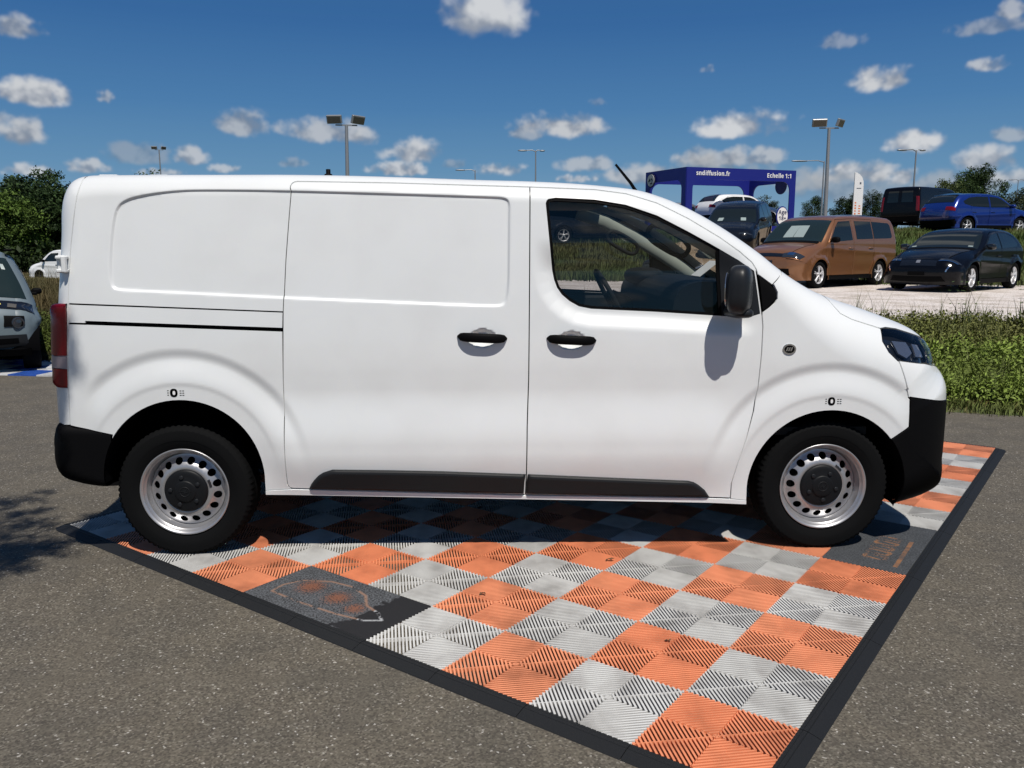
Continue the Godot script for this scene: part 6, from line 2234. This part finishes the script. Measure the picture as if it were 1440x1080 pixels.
func tree(called: String, label: String, category: String, at: Vector3, h: float, wide: float, trunk_h: float, tint: Color, seed_: int, group := "", count := 420, leaf := 1.0) -> Node3D:
	var rng := RandomNumberGenerator.new()
	rng.seed = seed_
	var root := thing(called, label, category, at, rng.randf() * TAU, group)
	# trunk with a few limbs
	var s := Mesher.new()
	var tr := h * 0.022 + 0.03
	var crown_h := h - trunk_h
	var mid := Vector3(rng.randfn() * 0.1, trunk_h + crown_h * 0.45, rng.randfn() * 0.1)
	s.tube(PackedVector3Array([Vector3(0, -0.3, 0), Vector3(0, trunk_h * 0.5, 0), Vector3(0.05, trunk_h, 0.03), mid]), PackedFloat32Array([tr * 1.25, tr, tr * 0.85, tr * 0.4]), 8)
	var lobes := []
	var n := 8 + rng.randi() % 4
	for k in n:
		var f := (k + 0.5) / n
		var a := k * 2.4 + rng.randf() * 0.8
		var y := trunk_h + crown_h * (0.14 + 0.76 * f)
		var reach := wide * 0.5 * sqrt(maxf(0.05, 1.0 - pow(2.0 * f - 0.85, 2.0) / 1.4)) * rng.randf_range(0.35, 0.75)
		var c := Vector3(cos(a) * reach, y, sin(a) * reach)
		lobes.append([c, wide * rng.randf_range(0.20, 0.31), rng.randf_range(0.75, 1.3)])
		s.tube(PackedVector3Array([Vector3(0, trunk_h * 0.75 + (y - trunk_h) * 0.4, 0), c * Vector3(0.5, 1, 0.5) - Vector3(0, crown_h * 0.05, 0), c]), PackedFloat32Array([tr * 0.5, tr * 0.3, tr * 0.12]), 6)
	put(root, "trunk", s.done(M.bark))
	var where := []
	var tints := []
	for k in count:
		var l: Array = lobes[rng.randi() % n]
		var d := Vector3(rng.randfn(), rng.randfn() * 0.85, rng.randfn()).normalized()
		var p: Vector3 = l[0] + d * l[1] * pow(rng.randf(), 0.33) * rng.randf_range(0.8, 1.12)
		var sc := wide * 0.085 * leaf * rng.randf_range(0.7, 1.35)
		where.append(Transform3D(Basis.from_euler(Vector3(rng.randf() * TAU, rng.randf() * TAU, rng.randf() * 0.8)).scaled(Vector3(sc, sc, sc)), p))
		var t: float = l[2] * rng.randf_range(0.7, 1.3)
		tints.append(Color(tint.r * t, tint.g * t, tint.b * t * rng.randf_range(0.8, 1.2)))
	var cr := scatter(root, "crown", clumps[seed_ % clumps.size()], where, tints)
	tag(cr, "", "", "", "stuff")
	return root


func plants() -> void:
	make("bark", lin(0.07, 0.055, 0.042), 0.95)
	var leaf := leaf_material("leaves", Color(1, 1, 1), 0.35)
	for k in 4:
		clumps.append(leaf_clump(40 + k, 40, 0.42, 1.0).done(leaf))
	var rng := RandomNumberGenerator.new()
	rng.seed = 12
	# the wood on the left
	var dark := Color(0.030, 0.056, 0.018)
	var spots := [[-37.0, -70.0, 6.88, 7.0], [-41.5, -73.0, 7.36, 7.0], [-45.5, -71.0, 6.72, 7.5], [-33.8, -73.0, 7.04, 6.0], [-49.5, -76.0, 7.84, 8.0], [-54.0, -74.0, 6.88, 7.0], [-31.0, -76.0, 6.88, 6.5], [-27.5, -78.0, 6.56, 6.0], [-39.0, -66.0, 5.60, 6.0], [-43.5, -66.0, 5.12, 6.0], [-58.5, -78.0, 7.20, 8.0], [-35.0, -82.0, 8.00, 8.0], [-46.5, -83.0, 8.48, 8.5], [-53.0, -86.0, 8.32, 8.0], [-24.0, -80.0, 6.08, 6.5]]
	var kinds := ["dark tree", "dark green tree", "broad dark tree"]
	var order := range(spots.size())
	order.sort_custom(func(a, b): return spots[a][0] / -spots[a][1] < spots[b][0] / -spots[b][1])
	var words := ["first", "second", "third", "fourth", "fifth", "sixth", "seventh", "eighth", "ninth", "tenth", "eleventh", "twelfth", "thirteenth", "fourteenth", "fifteenth"]
	for k in spots.size():
		var p: Array = spots[k]
		var light := k == 8 or k == 9
		tree("woodland_tree", (("right-hand" if k == 8 else "left-hand") + " yellow-green young tree at the front of the wood" if light else kinds[k % 3] + ", " + words[order.find(k)] + " tree from the left in the wood"), "tree", Vector3(p[0], ground(p[0], p[1]), p[1]), p[2], p[3], p[2] * 0.12, Color(0.085, 0.140, 0.028) if light else dark * rng.randf_range(0.8, 1.25), 100 + k, "trees of the wood on the left", 620, 1.0)
	# undergrowth at the foot of the wood
	var where := []
	var tints := []
	for k in 900:
		var x := rng.randf_range(-64.0, -22.0)
		var z := -62.5 - rng.randf() * 10.0 + (x + 40.0) * 0.06
		var sc := rng.randf_range(0.6, 1.3)
		where.append(Transform3D(Basis.from_euler(Vector3(rng.randf() * 3, rng.randf() * 6, 0)).scaled(Vector3(sc, sc, sc)), Vector3(x, ground(x, z) + rng.randf() * 1.6, z)))
		var t := rng.randf_range(0.6, 1.3)
		tints.append(Color(0.022 * t, 0.038 * t, 0.012 * t))
	tag(scatter(self, "undergrowth", clumps[1], where, tints), "dark undergrowth along the foot of the wood on the left", "undergrowth", "", "stuff")
	# trees on the right
	tree("round_tree", "largest round dark green tree on the right, behind the blue crossover", "tree", Vector3(60.8, 2.0, -113.0), 10.0, 7.2, 1.6, Color(0.034, 0.060, 0.018), 201, "", 760, 0.85)
	tree("pale_tree", "lower yellow-green tree just left of the largest round tree", "tree", Vector3(51.6, 2.0, -102.5), 7.0, 6.6, 0.8, Color(0.080, 0.105, 0.034), 202, "", 520, 0.9)
	tree("poplar_tree", "narrow dark poplar left of the white feather banner", "tree", Vector3(43.4, 2.0, -122.0), 7.0, 3.6, 0.6, Color(0.030, 0.055, 0.018), 203, "", 460, 1.0)
	tree("dark_tree", "dark tree right behind the white feather banner", "tree", Vector3(48.7, 2.0, -122.5), 7.0, 5.4, 0.6, Color(0.026, 0.048, 0.016), 204, "", 520, 0.9)
	tree("dark_tree", "dark tree between the feather banner and the black van", "tree", Vector3(52.0, 2.0, -122.5), 7.6, 4.6, 0.6, Color(0.028, 0.050, 0.016), 205, "", 520, 0.9)
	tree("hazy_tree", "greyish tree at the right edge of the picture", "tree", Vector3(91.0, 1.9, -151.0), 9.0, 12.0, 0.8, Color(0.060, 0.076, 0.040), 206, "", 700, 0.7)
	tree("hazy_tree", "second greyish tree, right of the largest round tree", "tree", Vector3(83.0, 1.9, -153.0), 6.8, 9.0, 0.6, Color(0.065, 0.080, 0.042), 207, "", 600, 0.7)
	tree("small_tree", "small dark bush seen through the blue frame", "bush", Vector3(26.6, 2.1, -88.0), 4.6, 3.0, 0.4, Color(0.040, 0.052, 0.030), 208, "", 320, 1.0)
	# low green line in the distance
	where = []
	tints = []
	for k in 1500:
		var x := rng.randf_range(-140.0, 210.0)
		var z := -190.0 - rng.randf() * 30.0
		var sc := rng.randf_range(1.2, 2.6)
		where.append(Transform3D(Basis.from_euler(Vector3(rng.randf() * 3, rng.randf() * 6, 0)).scaled(Vector3(sc, sc, sc)), Vector3(x, ground(x, z) + rng.randf() * rng.randf() * 3.2, z)))
		var t := rng.randf_range(0.8, 1.3)
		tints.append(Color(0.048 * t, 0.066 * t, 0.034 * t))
	tag(scatter(self, "distant_hedge", clumps[2], where, tints), "low far-off line of trees along the horizon", "tree line", "", "stuff")
	bank()


func bank() -> void:
	var leaf: Material = M.leaves
	var rng := RandomNumberGenerator.new()
	rng.seed = 44
	var weed := leaf_clump(70, 80, 0.030, 0.15).done(leaf)
	var weed2 := leaf_clump(71, 70, 0.038, 0.16, 1.1).done(leaf)
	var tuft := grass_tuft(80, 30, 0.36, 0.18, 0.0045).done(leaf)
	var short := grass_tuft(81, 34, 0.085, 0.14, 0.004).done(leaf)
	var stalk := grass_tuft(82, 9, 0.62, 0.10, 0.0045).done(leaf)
	var f := FastNoiseLite.new()
	f.seed = 6
	f.frequency = 0.55
	var sets := [[], [], [], [], []]
	var cols := [[], [], [], [], []]
	for k in 28000:
		var q := rng.randf_range(-22.0, 9.0)
		var t := rng.randf_range(0.12, 3.9)
		var p := from_tq(t, q)
		var y := ground(p.x, p.y)
		var n := f.get_noise_2d(p.x * 1.3, p.y * 1.3)
		var left := ss(-6.0, -9.0, q)
		var hump := sin(clampf((t - 0.1) / 3.6, 0, 1) * PI)
		var g := rng.randf_range(0.7, 1.3)
		var kind := 0
		var c := Color(0.050 * g, 0.088 * g, 0.020 * g)
		var r := rng.randf()
		if t < 0.42:
			kind = 3
			c = Color(0.12 * g, 0.16 * g, 0.045 * g).lerp(Color(0.15 * g, 0.085 * g, 0.04 * g), 0.7 if rng.randf() < 0.2 else 0.1)
		elif left > 0.5 and t > 1.6:
			kind = 4 if r < 0.6 else 2
			c = Color(0.20 * g, 0.155 * g, 0.075 * g).lerp(Color(0.07 * g, 0.085 * g, 0.03 * g), clampf(0.45 + n * 0.9, 0, 1))
		elif r < 0.74:
			kind = 0 if n > 0 else 1
			c = Color(0.115 * g, 0.150 * g, 0.034 * g) if n > 0.0 else Color(0.165 * g, 0.225 * g, 0.046 * g)
			if t > 1.9:
				c = c.lerp(Color(0.115 * g, 0.108 * g, 0.040 * g), 0.7)
		elif r < 0.90:
			kind = 2
			c = Color(0.165 * g, 0.225 * g, 0.050 * g)
			if t > 1.9:
				c = c.lerp(Color(0.075 * g, 0.068 * g, 0.028 * g), 0.6)
		else:
			kind = 4
			c = Color(0.10 * g, 0.115 * g, 0.04 * g)
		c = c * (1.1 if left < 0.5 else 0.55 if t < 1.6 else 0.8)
		var sc := rng.randf_range(0.75, 1.3)
		var lift := 0.0
		var high := 1.0 - 0.62 * ss(1.4, 2.4, t) * (1.0 - left)
		if kind < 2:
			lift = rng.randf() * (0.04 + 0.20 * hump) * high
			sc *= 1.15
		elif kind == 2:
			sc *= (0.62 + 0.12 * hump) * high
			lift = 0.0
		elif kind == 4:
			lift = 0.0
			sc *= 0.62 if left < 0.5 else 0.72
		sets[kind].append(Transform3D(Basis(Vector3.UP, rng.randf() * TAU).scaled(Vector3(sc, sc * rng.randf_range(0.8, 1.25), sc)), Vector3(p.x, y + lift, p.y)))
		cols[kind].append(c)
	var meshes := [weed, weed2, tuft, short, stalk]
	var names := [["hedge_leaves", "dense small-leaved green weeds on the bank behind the yard", "weeds"], ["bramble_leaves", "bright broad-leaved weeds on the bank behind the yard", "weeds"], ["long_grass", "long green grass on the bank behind the yard", "grass"], ["verge_grass", "short grass verge with reddish dry tips along the asphalt", "grass"], ["dry_stalks", "dry tall stalks standing out of the bank", "grass"]]
	for k in 5:
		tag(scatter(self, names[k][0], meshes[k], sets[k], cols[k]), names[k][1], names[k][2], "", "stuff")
	# tall weeds that stand up against the gravel
	var spots := [[3.4, 3.2], [3.55, 3.3], [3.3, 3.45], [1.7, 2.6], [2.0, 2.9], [1.25, 2.7], [0.2, 2.9], [0.9, 3.1]]
	for k in spots.size():
		var p := from_tq(spots[k][1], spots[k][0])
		var s := grass_tuft(300 + k, 9 + k % 4, 0.78 if k < 3 else 0.5, 0.12, 0.007)
		for j in 5:
			var base := Vector3(rng.randfn() * 0.1, 0, rng.randfn() * 0.1)
			for i in 9:
				var y := 0.2 + i * 0.055
				s.col = Color(0.9, 1.0, 0.7)
				var d := Basis(Vector3.UP, i * 2.4) * Vector3(0.05, 0.015, 0)
				var w := Vector3(-d.z, 0, d.x) * 0.28
				var c := base + Vector3(0, y, 0)
				s.quad(s.add(c, Vector3.UP), s.add(c + d * 0.5 + w, Vector3.UP), s.add(c + d, Vector3.UP), s.add(c + d * 0.5 - w, Vector3.UP))
		var m := leaf_material("weed_%d" % k, Color(0.075, 0.105, 0.035), 0.3)
		tag(put(self, "tall_weed", s.done(m), Vector3(p.x, ground(p.x, p.y) + 0.05, p.y)), ["tallest feathery weed standing up against the gravel at the right edge", "second tall feathery weed beside the tallest one at the right edge", "third tall weed, in front of the two tallest at the right edge", "short weed on the bank top, left of the tall weeds", "short weed on the bank top nearest the tall weeds", "short weed on the bank top, below the black hatchback's front wheel", "leftmost short weed on the bank top, just over the van's headlight", "second short weed from the van's headlight on the bank top"][k], "weed", "tall weeds along the bank's top")
	# the grass slope between the two lots
	var where := []
	var tints := []
	var where2 := []
	var tints2 := []
	var big := grass_tuft(83, 30, 0.30, 0.55, 0.012).done(leaf)
	for k in 12000:
		var q := rng.randf_range(-16.0, 24.0)
		var t := rng.randf_range(16.6, 34.0)
		if q > -6.8 and q < 0.1:
			continue
		var p := from_tq(t, q)
		var n := f.get_noise_2d(p.x * 0.4, p.y * 0.4)
		var g := rng.randf_range(0.7, 1.3)
		var c := Color(0.085 * g, 0.128 * g, 0.034 * g).lerp(Color(0.15 * g, 0.135 * g, 0.058 * g), clampf(0.12 + n * 1.1, 0, 1))
		var sc := rng.randf_range(0.6, 1.2)
		var tr := Transform3D(Basis(Vector3.UP, rng.randf() * TAU).scaled(Vector3(sc, sc, sc)), Vector3(p.x, ground(p.x, p.y), p.y))
		where.append(tr)
		tints.append(c)
	tag(scatter(self, "slope_grass", big, where, tints), "rough green and dry grass on the slope between the two car lots", "grass", "", "stuff")
	for k in 9000:
		var x := rng.randf_range(-46.0, -9.0)
		var z := -13.5 - rng.randf() * 46.0
		if x > z * -0.1 - 8.0 or x / -z > -0.36:
			continue
		if tq(x, z).x < 3.4:
			continue
		var n := f.get_noise_2d(x * 0.3, z * 0.3)
		var g := rng.randf_range(0.75, 1.25)
		var c := Color(0.21 * g, 0.165 * g, 0.085 * g).lerp(Color(0.075 * g, 0.095 * g, 0.03 * g), clampf(0.35 + n, 0, 1))
		var sc := rng.randf_range(0.6, 1.1)
		where2.append(Transform3D(Basis(Vector3.UP, rng.randf() * TAU).scaled(Vector3(sc, sc, sc)), Vector3(x, ground(x, z), z)))
		tints2.append(c)
	tag(scatter(self, "dry_meadow", big, where2, tints2), "straw-coloured dry meadow between the yard and the wood on the left", "grass", "", "stuff")


func shade_tree() -> void:
	# the tree beside the photographer whose twigs shade the van's rear and the asphalt on the left
	var root := thing("shade_tree", "tree overhead on the left whose twigs shade the van's rear corner", "tree", Vector3(-5.2, -0.02, 1.6))
	var rng := RandomNumberGenerator.new()
	rng.seed = 9
	var s := Mesher.new()
	s.tube(PackedVector3Array([Vector3(0, 0, 0), Vector3(0.1, 1.6, 0.05), Vector3(0.4, 3.2, -0.2), Vector3(0.9, 4.6, -0.5)]), PackedFloat32Array([0.16, 0.13, 0.11, 0.08]), 10)
	var sun := Vector3(0.17, 1.0, 0.55)
	var where := []
	var tints := []
	# places that lie in shade, and how high above them the twig hangs
	var hits := [[-2.235, 1.335, -4.05, 4.3, 0], [-2.225, 1.215, -4.05, 4.2, 0], [-2.20, 1.12, -4.05, 4.5, 0], [-2.215, 1.02, -4.05, 4.3, 0], [-2.19, 0.90, -4.05, 4.4, 0], [-2.22, 0.79, -4.05, 4.1, 0], [-2.65, 0, -3.95, 4.6, 1], [-2.95, 0, -3.75, 4.9, 1], [-3.3, 0, -3.9, 4.4, 1], [-2.6, 0, -4.2, 4.8, 1], [-2.95, 0, -3.3, 4.6, 1], [-3.5, 0, -3.4, 4.9, 1], [-3.7, 0, -4.1, 5.0, 1], [-3.15, 0, -4.35, 4.6, 1], [-3.13, 0, -5.06, 4.4, 1], [-2.73, 0, -4.58, 4.5, 1], [-2.40, 0, -4.34, 4.6, 1], [-2.65, 0, -4.23, 4.9, 1], [-2.47, 0, -3.94, 4.4, 1], [-2.93, 0, -4.58, 4.7, 1], [-2.96, 0, -4.84, 4.8, 1], [-2.47, 0, -4.18, 4.9, 1]]
	for hh in hits:
		var tip: Vector3 = Vector3(hh[0], hh[1], hh[2]) + sun * hh[3] - root.position
		var start := Vector3(0.5, 3.6, -0.25)
		var bend := start.lerp(tip, 0.55) + Vector3(0, 0.35, 0)
		s.tube(PackedVector3Array([start, bend, tip]), PackedFloat32Array([0.05, 0.022, 0.005]), 6)
		var dir := (tip - bend).normalized()
		if hh[4] == 0:
			dir = Vector3(0.75, 0.66, 0)  # the outermost leaves hang in a row
		for k in (24 if hh[4] else 12):
			var p := tip - dir * (rng.randf_range(-0.12, 0.42) if hh[4] else rng.randf_range(-0.07, 0.10)) + Vector3(rng.randfn(), rng.randfn() * 0.5, rng.randfn()) * (0.085 if hh[4] else 0.02)
			var sc := rng.randf_range(0.06, 0.10) if hh[4] else rng.randf_range(0.032, 0.05)
			where.append(Transform3D(Basis.from_euler(Vector3(rng.randf() * 3, rng.randf() * 6, rng.randf())).scaled(Vector3(sc, sc, sc)), p))
			var t := rng.randf_range(0.7, 1.3)
			tints.append(Color(0.05 * t, 0.085 * t, 0.02 * t))
	for k in 260:
		var d := Vector3(rng.randfn(), rng.randfn() * 0.6, rng.randfn()).normalized() * pow(rng.randf(), 0.4)
		var p := Vector3(-0.3, 4.9, 0.5) + d * Vector3(1.7, 1.2, 1.5)
		var sc := rng.randf_range(0.09, 0.16)
		where.append(Transform3D(Basis.from_euler(Vector3(rng.randf() * 3, rng.randf() * 6, rng.randf())).scaled(Vector3(sc, sc, sc)), p))
		var t := rng.randf_range(0.7, 1.3)
		tints.append(Color(0.05 * t, 0.085 * t, 0.02 * t))
	put(root, "trunk", s.done(M.bark))
	tag(scatter(root, "crown", clumps[0], where, tints), "", "", "", "stuff")


func _ready() -> void:
	materials()
	light_and_camera()
	setting()
	tile_floor()
	wheel_parts()
	van()
	frame()
	vehicles()
	banner()
	lamps()
	plants()
	shade_tree()
